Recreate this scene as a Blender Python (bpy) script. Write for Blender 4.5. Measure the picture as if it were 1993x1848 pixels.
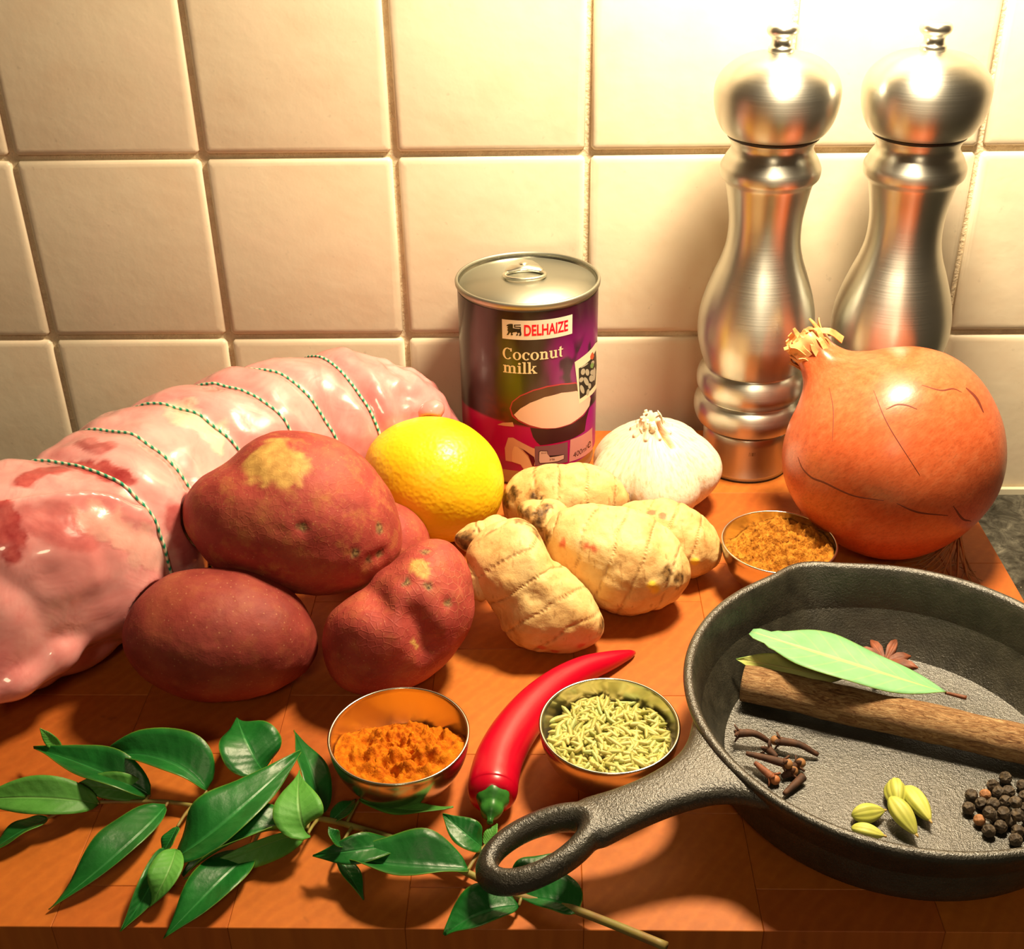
import bpy, bmesh, math, random
import numpy as np
from mathutils import Vector, Matrix, noise
from mathutils.bvhtree import BVHTree

for _o in list(bpy.data.objects):
    bpy.data.objects.remove(_o)
SC = bpy.context.scene
COL = SC.collection
PI = math.pi
rng = random.Random(7)

# ------------------------------------------------------------------ camera, world, lamp, exposure
CAM = np.array([0.0, -0.63548, 0.33539])
CM = np.array([[0.999677354, 0.020052534, -0.015591117],
               [-0.00323336, -0.508356182, -0.861140835],
               [-0.025193896, 0.860913403, -0.508127327]])   # rows: right, down, forward
FPX = 2358.42
cd = bpy.data.cameras.new('camera')
cam = bpy.data.objects.new('camera', cd)
COL.objects.link(cam)
cd.sensor_fit = 'HORIZONTAL'
cd.sensor_width = 36.0
cd.lens = FPX / 1993.0 * 36.0
cd.clip_start = 0.01
r_, d_, f_ = CM
cam.matrix_world = Matrix(((r_[0], -d_[0], -f_[0], CAM[0]),
                           (r_[1], -d_[1], -f_[1], CAM[1]),
                           (r_[2], -d_[2], -f_[2], CAM[2]),
                           (0, 0, 0, 1)))
SC.camera = cam

w = bpy.data.worlds.new('dim_kitchen')
SC.world = w
w.use_nodes = True
w.node_tree.nodes['Background'].inputs[0].default_value = (1.0, 0.66, 0.36, 1)
w.node_tree.nodes['Background'].inputs[1].default_value = 0.035

ld = bpy.data.lights.new('cupboard_lamp', 'AREA')
ld.shape = 'DISK'
ld.size = 0.095
ld.energy = 3.95
ld.color = (1.0, 0.79, 0.51)
lamp = bpy.data.objects.new('cupboard_lamp', ld)
COL.objects.link(lamp)
lamp.location = (0.140, -0.140, 0.475)
lamp.rotation_euler = (0.12, 0, 0)

l2 = bpy.data.lights.new('ceiling_lamp', 'AREA')
l2.shape = 'DISK'
l2.size = 0.32
l2.energy = 3.2
l2.color = (1.0, 0.76, 0.47)
ceil = bpy.data.objects.new('ceiling_lamp', l2)
COL.objects.link(ceil)
ceil.location = (0.0, -1.75, 1.30)
ceil.rotation_euler = (math.radians(52), 0, 0)

SC.view_settings.view_transform = 'Standard'
SC.view_settings.look = 'None'
SC.view_settings.exposure = 0.75
SC.view_settings.gamma = 1.0
SC.view_settings.use_curve_mapping = False
try:
    SC.cycles.use_denoising = True
except Exception:
    pass


# ------------------------------------------------------------------ rays of the photograph's camera
def ray(x, y):
    return CM.T @ np.array([(x - 996.5) / FPX, (y - 924.0) / FPX, 1.0])


def at(x, y, z):
    d = ray(x, y)
    return CAM + d * (z - CAM[2]) / d[2]


def atd(x, y, dep):
    return CAM + ray(x, y) * dep


def depth_of(p):
    return float(CM[2] @ (np.asarray(p, float) - CAM))


# ------------------------------------------------------------------ mesh helpers
ORG = {}


def new_mesh(name, v, f, mats, smooth=True, attrs=None, fmat=None, colors=None):
    me = bpy.data.meshes.new(name)
    me.from_pydata([tuple(map(float, p)) for p in v], [], [tuple(int(i) for i in q) for q in f])
    for m in (mats if isinstance(mats, (list, tuple)) else [mats]):
        if m:
            me.materials.append(m)
    if smooth:
        me.polygons.foreach_set('use_smooth', [True] * len(me.polygons))
    if fmat is not None:
        me.polygons.foreach_set('material_index', list(fmat))
    if attrs:
        for k, arr in attrs.items():
            a = me.attributes.new(k, 'FLOAT', 'POINT')
            a.data.foreach_set('value', np.asarray(arr, np.float32))
    if colors is not None:
        a = me.attributes.new('col', 'FLOAT_COLOR', 'POINT')
        c = np.ones((len(v), 4), np.float32)
        c[:, :3] = colors
        a.data.foreach_set('color', c.ravel())
    me.update()
    return me


def tag(o, label=None, cat=None, group=None, kind=None):
    if label:
        o['label'] = label
    if cat:
        o['category'] = cat
    if group:
        o['group'] = group
    if kind:
        o['kind'] = kind
    return o


def root(name, loc, label, cat, group=None):
    o = bpy.data.objects.new(name, None)
    o.empty_display_size = 0.01
    COL.objects.link(o)
    o.location = tuple(loc)
    ORG[o.name] = np.array(loc, float)
    return tag(o, label, cat, group)


def part(name, v, f, mats, parent=None, org=None, **k):
    """one mesh object; v in world space; placed in its parent's frame"""
    if parent is not None:
        o0 = ORG[parent.name]
    else:
        o0 = np.array(org if org is not None else (0, 0, 0), float)
    me = new_mesh(name, np.asarray(v, float) - o0, f, mats, **k)
    o = bpy.data.objects.new(name, me)
    COL.objects.link(o)
    ORG[o.name] = o0
    if parent is not None:
        o.parent = parent
    else:
        o.location = tuple(o0)
    return o


def solo(name, v, f, mats, label, cat, group=None, kind=None, **k):
    v = np.asarray(v, float)
    org = (float(v[:, 0].mean()), float(v[:, 1].mean()), float(v[:, 2].min()))
    return tag(part(name, v, f, mats, None, org, **k), label, cat, group, kind)


def crom(P, n):
    """Catmull-Rom resampling of a list of points, n samples per span"""
    P = [np.array(p, float) for p in P]
    Q = [2 * P[0] - P[1]] + P + [2 * P[-1] - P[-2]]
    out = []
    for i in range(1, len(Q) - 2):
        for k in range(n):
            t = k / n
            a, b, c, d = Q[i - 1], Q[i], Q[i + 1], Q[i + 2]
            out.append(0.5 * ((2 * b) + (c - a) * t + (2 * a - 5 * b + 4 * c - d) * t * t + (3 * b - a - 3 * c + d) * t ** 3))
    out.append(P[-1])
    return out


def lathe(prof, n=64, c=(0, 0, 0), axis=None, radmod=None):
    """prof: (r, z) from one end to the other; r==0 ends are closed as poles"""
    c = np.array(c, float)
    if axis is None:
        X, Y, Z = np.eye(3)
    else:
        Z = np.array(axis, float)
        Z /= np.linalg.norm(Z)
        X = np.cross([0, 1, 0.1], Z)
        X /= np.linalg.norm(X)
        Y = np.cross(Z, X)
    v, f, rings = [], [], []
    for r, z in prof:
        if r < 1e-7:
            rings.append([len(v)])
            v.append(c + Z * z)
        else:
            ids = []
            for k in range(n):
                a = 2 * PI * k / n
                rr = r * (radmod(a, z) if radmod else 1.0)
                ids.append(len(v))
                v.append(c + X * rr * math.cos(a) + Y * rr * math.sin(a) + Z * z)
            rings.append(ids)
    for A, B in zip(rings, rings[1:]):
        if len(A) == 1 and len(B) == 1:
            continue
        for k in range(n):
            k2 = (k + 1) % n
            if len(A) == 1:
                f.append((A[0], B[k2], B[k]))
            elif len(B) == 1:
                f.append((A[k], A[k2], B[0]))
            else:
                f.append((A[k], A[k2], B[k2], B[k]))
    return np.array(v), f


def tube(P, R, n=10, cap=True, up=(0, 0, 1)):
    P = [np.array(p, float) for p in P]
    if not hasattr(R, '__len__'):
        R = [R] * len(P)
    v, f, s = [], [], []
    L = 0
    N = None
    for i, p in enumerate(P):
        t = P[min(i + 1, len(P) - 1)] - P[max(i - 1, 0)]
        t /= max(np.linalg.norm(t), 1e-12)
        if i:
            L += np.linalg.norm(P[i] - P[i - 1])
        if N is None:
            u0 = np.array(up, float)
            if abs(u0 @ t) > 0.95:
                u0 = np.array([1.0, 0, 0])
            N = u0 - t * (u0 @ t)
        else:
            N = N - t * (N @ t)
        N /= np.linalg.norm(N)
        B = np.cross(t, N)
        for k in range(n):
            a = 2 * PI * k / n
            v.append(p + R[i] * (math.cos(a) * N + math.sin(a) * B))
            s.append(L)
    m = len(P)
    for i in range(m - 1):
        for k in range(n):
            k2 = (k + 1) % n
            f.append((i * n + k, i * n + k2, (i + 1) * n + k2, (i + 1) * n + k))
    if cap:
        v.append(P[0]); s.append(0)
        v.append(P[-1]); s.append(L)
        a, b = m * n, m * n + 1
        for k in range(n):
            k2 = (k + 1) % n
            f.append((a, k2, k))
            f.append((b, (m - 1) * n + k, (m - 1) * n + k2))
    return np.array(v), f, np.array(s)


def join(parts):
    v, f, o = [], [], 0
    for a, b in parts:
        v.append(np.asarray(a))
        f += [tuple(i + o for i in q) for q in b]
        o += len(a)
    return np.vstack(v), f


def icos(sub):
    bm = bmesh.new()
    bmesh.ops.create_icosphere(bm, subdivisions=sub, radius=1)
    v = np.array([x.co[:] for x in bm.verts])
    f = [tuple(x.index for x in q.verts) for q in bm.faces]
    bm.free()
    return v, f


ICO = {k: icos(k) for k in (2, 3, 4, 5, 6)}


def fbm(p, sc, oct_=4, seed=0.0):
    return noise.fractal(Vector((p[0] * sc + seed, p[1] * sc - seed, p[2] * sc + 2 * seed)), 1.0, 2.0, oct_)


def blob(cpx, pts, thick, sub=5, depth=None, rest=True, z0=0.0, bump=0.0, bscale=60, seed=0.0, smooth=1):
    """a closed body whose widest section has the given outline; thick = depth / mean radius.
    rest: the distance is solved so that its lowest point stands on z0"""
    s, f = ICO[sub]
    w = ray(*cpx); w = w / np.linalg.norm(w)
    rx = CM[0] - w * (CM[0] @ w); rx /= np.linalg.norm(rx)
    dn = np.cross(w, rx)

    def build(dep):
        c = atd(cpx[0], cpx[1], dep)
        ph, R = [], []
        for x, y in pts:
            d = ray(x, y)
            p = CAM + d * ((c - CAM) @ w) / (d @ w)
            q = p - c
            ph.append(math.atan2(q @ dn, q @ rx)); R.append(math.hypot(q @ dn, q @ rx))
        o = np.argsort(ph); ph = np.array(ph)[o]; R = np.array(R)[o]
        g = np.linspace(-PI, PI, 721)[:-1]
        Rg = np.interp(g, np.r_[ph - 2 * PI, ph, ph + 2 * PI], np.r_[R, R, R])
        F = np.fft.rfft(Rg); k = np.arange(len(F)); F *= np.exp(-(k / (14.0 / smooth)) ** 2); Rg = np.fft.irfft(F, 720)
        a = np.arctan2(s[:, 1], s[:, 0]); rho = np.hypot(s[:, 0], s[:, 1])
        Rv = np.interp(a, np.r_[g, PI], np.r_[Rg, Rg[0]])
        T = thick * Rg.mean()
        return c[None] + (rho * Rv * np.cos(a))[:, None] * rx + (rho * Rv * np.sin(a))[:, None] * dn + (T * s[:, 2])[:, None] * w, c, Rg.mean()

    if depth is None or rest:
        lo, hi = 0.3, 0.9
        for _ in range(40):
            dep = (lo + hi) / 2
            v, c, R = build(dep)
            if v[:, 2].min() > z0:
                lo = dep
            else:
                hi = dep
        depth = dep
    v, c, R = build(depth)
    if bump:
        nrm = v - c
        nrm /= np.linalg.norm(nrm, axis=1)[:, None]
        v = v + nrm * (bump * np.array([fbm(p, bscale, 4, seed) for p in v]))[:, None]
    v[:, 2] = np.maximum(v[:, 2], z0 + 0.0002)
    return v, list(f), c, R, (rx, dn, w)


# ------------------------------------------------------------------ material helpers
class NT:
    def __init__(s, name, **bs):
        s.m = bpy.data.materials.new(name)
        s.m.use_nodes = True
        s.t = s.m.node_tree
        s.b = s.t.nodes['Principled BSDF']
        s.set(s.b, **bs)

    def set(s, n, **kw):
        for k, v in kw.items():
            k = k.replace('_', ' ')
            if k not in n.inputs:
                continue
            i = n.inputs[k]
            if isinstance(v, bpy.types.NodeSocket):
                s.t.links.new(v, i)
            else:
                if hasattr(i.default_value, '__len__') and len(i.default_value) == 4 and len(v) == 3:
                    v = (*v, 1)
                i.default_value = v
        return n

    def n(s, typ, props=None, **kw):
        nd = s.t.nodes.new('ShaderNode' + typ)
        for k, v in (props or {}).items():
            setattr(nd, k, v)
        return s.set(nd, **kw)

    def obj(s):
        return s.n('TexCoord').outputs['Object']

    def noise(s, sc, det=4, vec=None, rough=0.55, dist=0):
        nd = s.n('TexNoise', Scale=sc, Detail=det, Roughness=rough, Distortion=dist)
        s.t.links.new(vec if vec is not None else s.obj(), nd.inputs['Vector'])
        return nd.outputs['Fac']

    def voro(s, sc, vec=None, feat='F1', out='Distance', **kw):
        nd = s.n('TexVoronoi', {'feature': feat}, Scale=sc, **kw)
        s.t.links.new(vec if vec is not None else s.obj(), nd.inputs['Vector'])
        return nd.outputs[out]

    def ramp(s, fac, stops, interp='LINEAR'):
        nd = s.n('ValToRGB')
        nd.color_ramp.interpolation = interp
        e = nd.color_ramp.elements
        while len(e) > 1:
            e.remove(e[-1])
        e[0].position = stops[0][0]
        for p, c in stops[1:]:
            e.new(p)
        for k, (p, c) in enumerate(stops):
            e[k].position = p
            e[k].color = (*c, 1) if hasattr(c, '__len__') else (c, c, c, 1)
        s.t.links.new(fac, nd.inputs[0])
        return nd.outputs[0]

    def mix(s, fac, a, b, mode='MIX'):
        nd = s.n('Mix', {'data_type': 'RGBA', 'blend_type': mode})
        for i, v in ((0, fac), (6, a), (7, b)):
            if isinstance(v, bpy.types.NodeSocket):
                s.t.links.new(v, nd.inputs[i])
            else:
                nd.inputs[i].default_value = (*v, 1) if hasattr(v, '__len__') else v
        return nd.outputs[2]

    def math(s, op, a, b=0.0):
        nd = s.n('Math', {'operation': op})
        for i, v in ((0, a), (1, b)):
            if isinstance(v, bpy.types.NodeSocket):
                s.t.links.new(v, nd.inputs[i])
            else:
                nd.inputs[i].default_value = v
        return nd.outputs[0]

    def attr(s, name, out='Fac'):
        return s.n('Attribute', {'attribute_name': name}).outputs[out]

    def bump(s, h, strength=0.3, dist=0.001):
        nd = s.n('Bump', Strength=strength, Distance=dist)
        s.t.links.new(h, nd.inputs['Height'])
        s.t.links.new(nd.outputs[0], s.b.inputs['Normal'])
        return nd

    def col(s, sock):
        s.t.links.new(sock, s.b.inputs['Base Color'])
        return s

    def rough(s, sock):
        s.t.links.new(sock, s.b.inputs['Roughness'])
        return s


def plain(name, c, rough=0.5, metal=0.0, **k):
    return NT(name, Base_Color=c, Roughness=rough, Metallic=metal, **k).m


# tile glaze
t = NT('tile_glaze', Roughness=0.42)
oi = t.n('ObjectInfo')
vec = t.n('VectorMath', {'operation': 'ADD'})
t.t.links.new(t.obj(), vec.inputs[0]); t.t.links.new(oi.outputs['Location'], vec.inputs[1])
nz = t.noise(22, 5, vec.outputs[0], 0.6)
c1 = t.ramp(nz, [(0.3, (0.77, 0.64, 0.47)), (0.52, (0.80, 0.70, 0.53)), (0.75, (0.82, 0.69, 0.53))])
sp = t.ramp(t.noise(260, 2, vec.outputs[0]), [(0.22, 0.75), (0.30, 1.0)])
t.col(t.mix(0.5, c1, sp, 'MULTIPLY'))
t.bump(t.noise(45, 4, vec.outputs[0]), 0.22, 0.002)
M_TILE = t.m
t = NT('grout', Roughness=0.95)
t.col(t.ramp(t.noise(120, 5), [(0.3, (0.62, 0.51, 0.35)), (0.7, (0.78, 0.67, 0.48))]))
t.bump(t.noise(400, 5), 0.8, 0.0015)
M_GROUT = t.m
M_SEAL = plain('silicone', (0.72, 0.68, 0.52), 0.5)
# granite
t = NT('granite', Roughness=0.25)
g1 = t.ramp(t.noise(95, 6, None, 0.7, 0.6), [(0.36, (0.006, 0.006, 0.005)), (0.5, (0.045, 0.044, 0.036)), (0.60, (0.085, 0.082, 0.066)), (0.76, (0.20, 0.19, 0.15))])
g2 = t.ramp(t.voro(330), [(0.05, (0.9, 0.85, 0.7)), (0.11, (0, 0, 0))])
t.col(t.mix(t.ramp(t.noise(30, 2), [(0.52, 0.0), (0.62, 0.8)]), g1, g2, 'ADD'))
M_GRANITE = t.m
# end grain board
t = NT('cherry_end_grain', Roughness=0.55, Specular_IOR_Level=0.28)
oi = t.n('ObjectInfo')
vm = t.n('VectorMath', {'operation': 'MULTIPLY_ADD'})
t.t.links.new(oi.outputs['Random'], vm.inputs[0]); vm.inputs[1].default_value = (0.9, -0.7, 0.0)
t.t.links.new(t.obj(), vm.inputs[2])
wv = t.n('TexWave', {'wave_type': 'RINGS', 'rings_direction': 'Z'}, Scale=30.0, Distortion=3.0, Detail=2.0, Detail_Scale=1.2)
t.t.links.new(vm.outputs[0], wv.inputs['Vector'])
gb = t.ramp(wv.outputs['Fac'], [(0.1, (0.565, 0.142, 0.019)), (0.6, (0.59, 0.153, 0.021)), (0.95, (0.548, 0.135, 0.018))])
hv = t.n('HueSaturation', Saturation=1.0)
t.t.links.new(t.math('ADD', t.math('MULTIPLY', oi.outputs['Random'], 0.12), 0.72), hv.inputs['Value'])
t.t.links.new(t.math('ADD', t.math('MULTIPLY', oi.outputs['Random'], 0.010), 0.497), hv.inputs['Hue'])
t.t.links.new(gb, hv.inputs['Color'])
sx = t.n('TexNoise', Scale=1.0, Detail=3.0)
mp = t.n('Mapping', Scale=(300, 300, 14))
t.t.links.new(t.obj(), mp.inputs['Vector']); t.t.links.new(mp.outputs[0], sx.inputs['Vector'])
fib = t.ramp(sx.outputs['Fac'], [(0.3, 0.90), (0.7, 1.05)])
cc = t.mix(1.0, hv.outputs[0], fib, 'MULTIPLY')
dk = t.ramp(t.noise(70, 3, t.n('NewGeometry').outputs['Position']), [(0.22, 0.45), (0.30, 1.0)])
t.col(t.mix(0.8, cc, dk, 'MULTIPLY'))
t.bump(sx.outputs['Fac'], 0.10, 0.0006)
M_BOARD = t.m
# brushed steel
t = NT('brushed_steel', Base_Color=(0.60, 0.60, 0.545), Metallic=1.0, Roughness=0.34, Anisotropic=0.75, Anisotropic_Rotation=0.25)
tg = t.n('Tangent', {'direction_type': 'RADIAL', 'axis': 'Z'})
t.t.links.new(tg.outputs[0], t.b.inputs['Tangent'])
mp = t.n('Mapping', Scale=(6, 6, 1600))
t.t.links.new(t.obj(), mp.inputs['Vector'])
t.rough(t.ramp(t.noise(1.0, 3, mp.outputs[0]), [(0.3, 0.34), (0.7, 0.40)]))
M_STEEL = t.m
M_CHROME = plain('polished_steel', (0.78, 0.76, 0.68), 0.30, 1.0)
t = NT('bowl_steel', Base_Color=(0.74, 0.70, 0.60), Metallic=1.0, Roughness=0.23)
t.bump(t.noise(55, 2), 0.25, 0.002)
M_BOWL = t.m
M_BOWLIN = t.m
M_TIN = plain('tinplate', (0.42, 0.42, 0.35), 0.48, 1.0)
M_BLACK = plain('black_plastic', (0.01, 0.009, 0.008), 0.5)
M_INK = plain('black_ink', (0.012, 0.011, 0.010), 0.5)
# cast iron
t = NT('cast_iron', Roughness=0.30, Specular_IOR_Level=1.0)
t.col(t.ramp(t.noise(160, 4), [(0.3, (0.017, 0.0165, 0.012)), (0.7, (0.042, 0.040, 0.029))]))
hh = t.math('ADD', t.noise(900, 4, None, 0.6), t.math('MULTIPLY', t.noise(2100, 2), 0.5))
t.bump(hh, 0.5, 0.0008)
M_IRON = t.m


# ------------------------------------------------------------------ wall, trim, worktop
def box(x0, x1, y0, y1, z0, z1):
    v = [(x, y, z) for z in (z0, z1) for y in (y0, y1) for x in (x0, x1)]
    f = [(0, 2, 3, 1), (4, 5, 7, 6), (0, 1, 5, 4), (2, 6, 7, 3), (0, 4, 6, 2), (1, 3, 7, 5)]
    return np.array(v, float), f


def round_box(sx, sy, sz, b, seg=2):
    bm = bmesh.new()
    bmesh.ops.create_cube(bm, size=1)
    for q in bm.verts:
        q.co = Vector((q.co.x * sx, q.co.y * sy, q.co.z * sz))
    bmesh.ops.bevel(bm, geom=bm.edges[:] + bm.verts[:], offset=b, segments=seg, profile=0.5, affect='EDGES')
    v = np.array([q.co[:] for q in bm.verts]); f = [tuple(q.index for q in p.verts) for p in bm.faces]
    bm.free()
    return v, f


PITX, PITZ = 0.102, 0.10404
ZA, ZC, ZTOP = 0.1566, -0.0484, -0.0527           # upper joint, lowest joint, worktop surface
wall = part('wall_back', *box(-0.62, 0.66, 0.0022, 0.03, ZTOP, 0.58), M_GROUT, smooth=False)
tag(wall, 'grouted kitchen wall of square cream tiles behind the food', kind='structure')


def tile_mesh(sz):
    """pillowed tile: flat face with a rounded rim"""
    sx = PITX - 0.0033
    bm = bmesh.new()
    rings = [(0.0, 0.0030), (0.0, 0.0006), (0.0006, -0.0003), (0.0017, -0.0009), (0.0035, -0.0012)]
    prev = None
    for ins, y in rings:
        hx, hz = sx / 2 - ins, sz / 2 - ins
        c = 0.0016 if ins < 0.0017 else 0.0012
        ring = [bm.verts.new((x, y, z)) for x, z in ((-hx + c, -hz), (hx - c, -hz), (hx, -hz + c), (hx, hz - c), (hx - c, hz), (-hx + c, hz), (-hx, hz - c), (-hx, -hz + c))]
        if prev:
            for k in range(8):
                bm.faces.new((prev[k], prev[(k + 1) % 8], ring[(k + 1) % 8], ring[k]))
        prev = ring
    bm.faces.new(prev)
    bmesh.ops.recalc_face_normals(bm, faces=bm.faces[:])
    me = bpy.data.meshes.new('tile')
    bm.to_mesh(me); bm.free()
    me.materials.append(M_TILE)
    me.polygons.foreach_set('use_smooth', [True] * (len(me.polygons) - 1) + [True])
    return me


TM = tile_mesh(PITZ - 0.0034)
for i in range(-2, 10):
    for j in range(-2, 4):
        zb = ZA + j * PITZ
        o = bpy.data.objects.new('tile', TM)
        COL.objects.link(o)
        o.parent = wall
        o.location = ((i + 0.5) * PITX - 0.38358, rng.uniform(-0.0003, 0.0003), zb + PITZ / 2)
        o.rotation_euler = (rng.uniform(-.006, .006), 0, rng.uniform(-.006, .006))
seal = part('trim_1', *box(-0.62, 0.66, -0.004, 0.004, ZTOP, ZC - 0.0005), M_SEAL, smooth=False)
tag(seal, 'pale sealant strip between the wall tiles and the worktop', kind='structure')
cv, cf = round_box(1.28, 0.62, 0.04, 0.002)
solo('countertop', cv + np.array([0.02, -0.312, ZTOP - 0.02]), cf, M_GRANITE,
     'dark grey speckled granite worktop under the wooden board', 'countertop', smooth=False)

# ------------------------------------------------------------------ chopping board of end-grain blocks
BX0, BX1, BY0, BY1 = -0.2320, 0.2203, -0.3654, -0.0175
board = root('chopping_board', ((BX0 + BX1) / 2, (BY0 + BY1) / 2, ZTOP), 'thick orange-brown end-grain wooden chopping board under all the food', 'chopping board')
ph = 0.0132
nx = 0.0596
xs = [BX0]
x = ph - nx * 5
while x < BX0 + 0.012:
    x += nx
while x < BX1 - 0.012:
    xs.append(x); x += nx
xs.append(BX1)
BT = -ZTOP
for k in range(len(xs) - 1):
    off = 0.0174 if k % 2 else 0.052
    ys = [BY0]
    y = BY0 + off
    while y < BY1 - 0.01:
        ys.append(y); y += 0.0652
    ys.append(BY1)
    for q in range(len(ys) - 1):
        g = 0.00009
        v, f = round_box(xs[k + 1] - xs[k] - g, ys[q + 1] - ys[q] - g, BT, 0.00022, 1)
        c = np.array([(xs[k] + xs[k + 1]) / 2, (ys[q] + ys[q + 1]) / 2, ZTOP + BT / 2])
        me = new_mesh('block', v, f, M_BOARD, smooth=False)
        o = bpy.data.objects.new('block', me)
        COL.objects.link(o)
        o.parent = board
        o.location = tuple(c - ORG[board.name])

# ------------------------------------------------------------------ two pepper mills
PROF_HEAD = [(0.0, 0.2178), (0.0058, 0.2178), (0.0095, 0.2171), (0.0150, 0.2160), (0.0205, 0.2136), (0.0262, 0.2087), (0.0289, 0.2035), (0.0294, 0.1985), (0.0288, 0.1925), (0.0272, 0.1870), (0.0248, 0.1826), (0.0228, 0.1806), (0.0, 0.1806)]
PROF_KNOB = [(0.0, 0.2303), (0.0045, 0.2302), (0.0066, 0.2294), (0.0074, 0.2275), (0.0068, 0.2256), (0.0051, 0.2241), (0.0047, 0.2225), (0.0050, 0.2208), (0.0059, 0.2197), (0.0061, 0.2185), (0.0060, 0.2175), (0.0, 0.2175)]
PROF_BODY = [(0.0, 0.1794), (0.0205, 0.1794), (0.0211, 0.1785), (0.0200, 0.1765), (0.0194, 0.1744), (0.0200, 0.1722), (0.0215, 0.1700), (0.0228, 0.1675), (0.0240, 0.1650), (0.0242, 0.1628), (0.0236, 0.1600), (0.0217, 0.1578), (0.0208, 0.1560), (0.0196, 0.1500), (0.0183, 0.1420), (0.0178, 0.1350), (0.0183, 0.1262), (0.0203, 0.1180), (0.0231, 0.1105), (0.0267, 0.1000), (0.0291, 0.0900), (0.0297, 0.0820), (0.0294, 0.0760), (0.0276, 0.0680), (0.0252, 0.0612), (0.0248, 0.0600),
             (0.0262, 0.0585), (0.0277, 0.0560), (0.0284, 0.0520), (0.0279, 0.0478), (0.0262, 0.0446), (0.0256, 0.0434), (0.0266, 0.0425), (0.0283, 0.0404), (0.0290, 0.0365), (0.0284, 0.0322), (0.0266, 0.0282), (0.0240, 0.0268), (0.0, 0.0268)]
PROF_BASE = [(0.0, 0.0252), (0.0226, 0.0252), (0.0232, 0.0244), (0.0228, 0.0200), (0.0226, 0.0140), (0.0229, 0.0080), (0.0238, 0.0030), (0.0242, 0.0012), (0.0, 0.0012)]


def smooth_prof(p, n=4):
    q = crom([(0, *x) for x in p[1:-1]], n)
    return [p[0]] + [(max(a[1], 0.0001), a[2]) for a in q] + [p[-1]]


def mill(x, y, label):
    r = root('pepper_mill', (x, y, 0), label, 'pepper mill', 'steel pepper mills against the wall')
    c = (x, y, 0)
    part('body', *lathe(smooth_prof(PROF_BODY), 96, c), M_STEEL, r)
    part('base', *lathe(PROF_BASE, 96, c), M_STEEL, r)
    part('foot_ring', *lathe([(0, 0.0014), (0.0240, 0.0014), (0.0243, 0.0008), (0.0241, 0), (0, 0)], 96, c), M_BLACK, r)
    part('gap_ring', *lathe([(0, 0.0270), (0.0224, 0.0270), (0.0224, 0.0250), (0, 0.0250)], 96, c), M_BLACK, r)
    part('collar_ring', *lathe([(0, 0.1808), (0.0218, 0.1808), (0.0218, 0.1792), (0, 0.1792)], 96, c), M_BLACK, r)
    part('head', *lathe(smooth_prof(PROF_HEAD), 96, c), M_STEEL, r)
    part('knob', *lathe(smooth_prof(PROF_KNOB), 48, c), M_CHROME, r)
    # small engraved mark low on the base: a row of short upright bars
    bars = []
    for k, (dx, h) in enumerate(((-2.0, 1.0), (-1.2, 1.0), (-0.45, 1.0), (0.05, .9), (0.6, 1.0), (1.35, 1.0))):
        a = -PI / 2 + 0.022 + dx * 0.0009 / 0.0228
        wdt = 0.0032 if dx != 0.05 else 0.006
        v = []
        for da, z in ((-wdt, 0.0160), (wdt, 0.0160), (wdt, 0.0160 + 0.0022 * h), (-wdt, 0.0160 + 0.0022 * h)):
            v.append((x + 0.02275 * math.cos(a + da), y + 0.02275 * math.sin(a + da), z))
        bars.append((np.array(v), [(0, 1, 2, 3)]))
    part('engraved_mark', *join(bars), M_INK, r, smooth=False)
    return r


mill(0.1105, -0.0535, 'brushed steel pepper mill standing between the garlic bulb and the onion')
mill(0.1797, -0.0535, 'brushed steel pepper mill standing half hidden behind the onion')

# ------------------------------------------------------------------ tin of coconut milk
CX, CY, RC, ZR = -0.00736, -0.0434, 0.03665, 0.105
can = root('tin_can', (CX, CY, 0), 'purple tin of coconut milk with a ring pull lid, by the wall', 'tin can')
cc_ = (CX, CY, 0)
part('body', *lathe([(0, 0.0004), (0.0335, 0.0004), (0.0350, 0.0002), (0.0356, 0.0010), (0.0354, 0.0035), (0.0352, 0.0055), (0.0358, 0.0082), (RC - 0.0001, 0.0105), (RC - 0.0001, 0.1000), (0.0360, 0.1014), (0.0360, 0.1020), (0, 0.1020)], 128, cc_), M_TIN, can)
part('rim', *lathe([(0.0362, 0.1012), (0.0371, 0.1014), (0.0377, 0.1026), (0.0378, 0.1040), (0.0374, 0.1049), (0.0367, 0.1051), (0.0362, 0.1048), (0.0360, 0.1035), (0.0358, 0.1012)], 128, cc_), M_TIN, can)
M_LID = plain('lid_tin', (0.34, 0.34, 0.28), 0.27, 1.0)
lidp = part('lid', *lathe([(0.0359, 0.1040), (0.0355, 0.1014), (0.0345, 0.1008), (0.0336, 0.1010), (0.0332, 0.1018), (0.0325, 0.1019), (0.0318, 0.1013), (0.0240, 0.1010), (0.0232, 0.1013), (0.0222, 0.1010), (0.0, 0.1010)], 128, cc_), M_LID, can)
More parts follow.
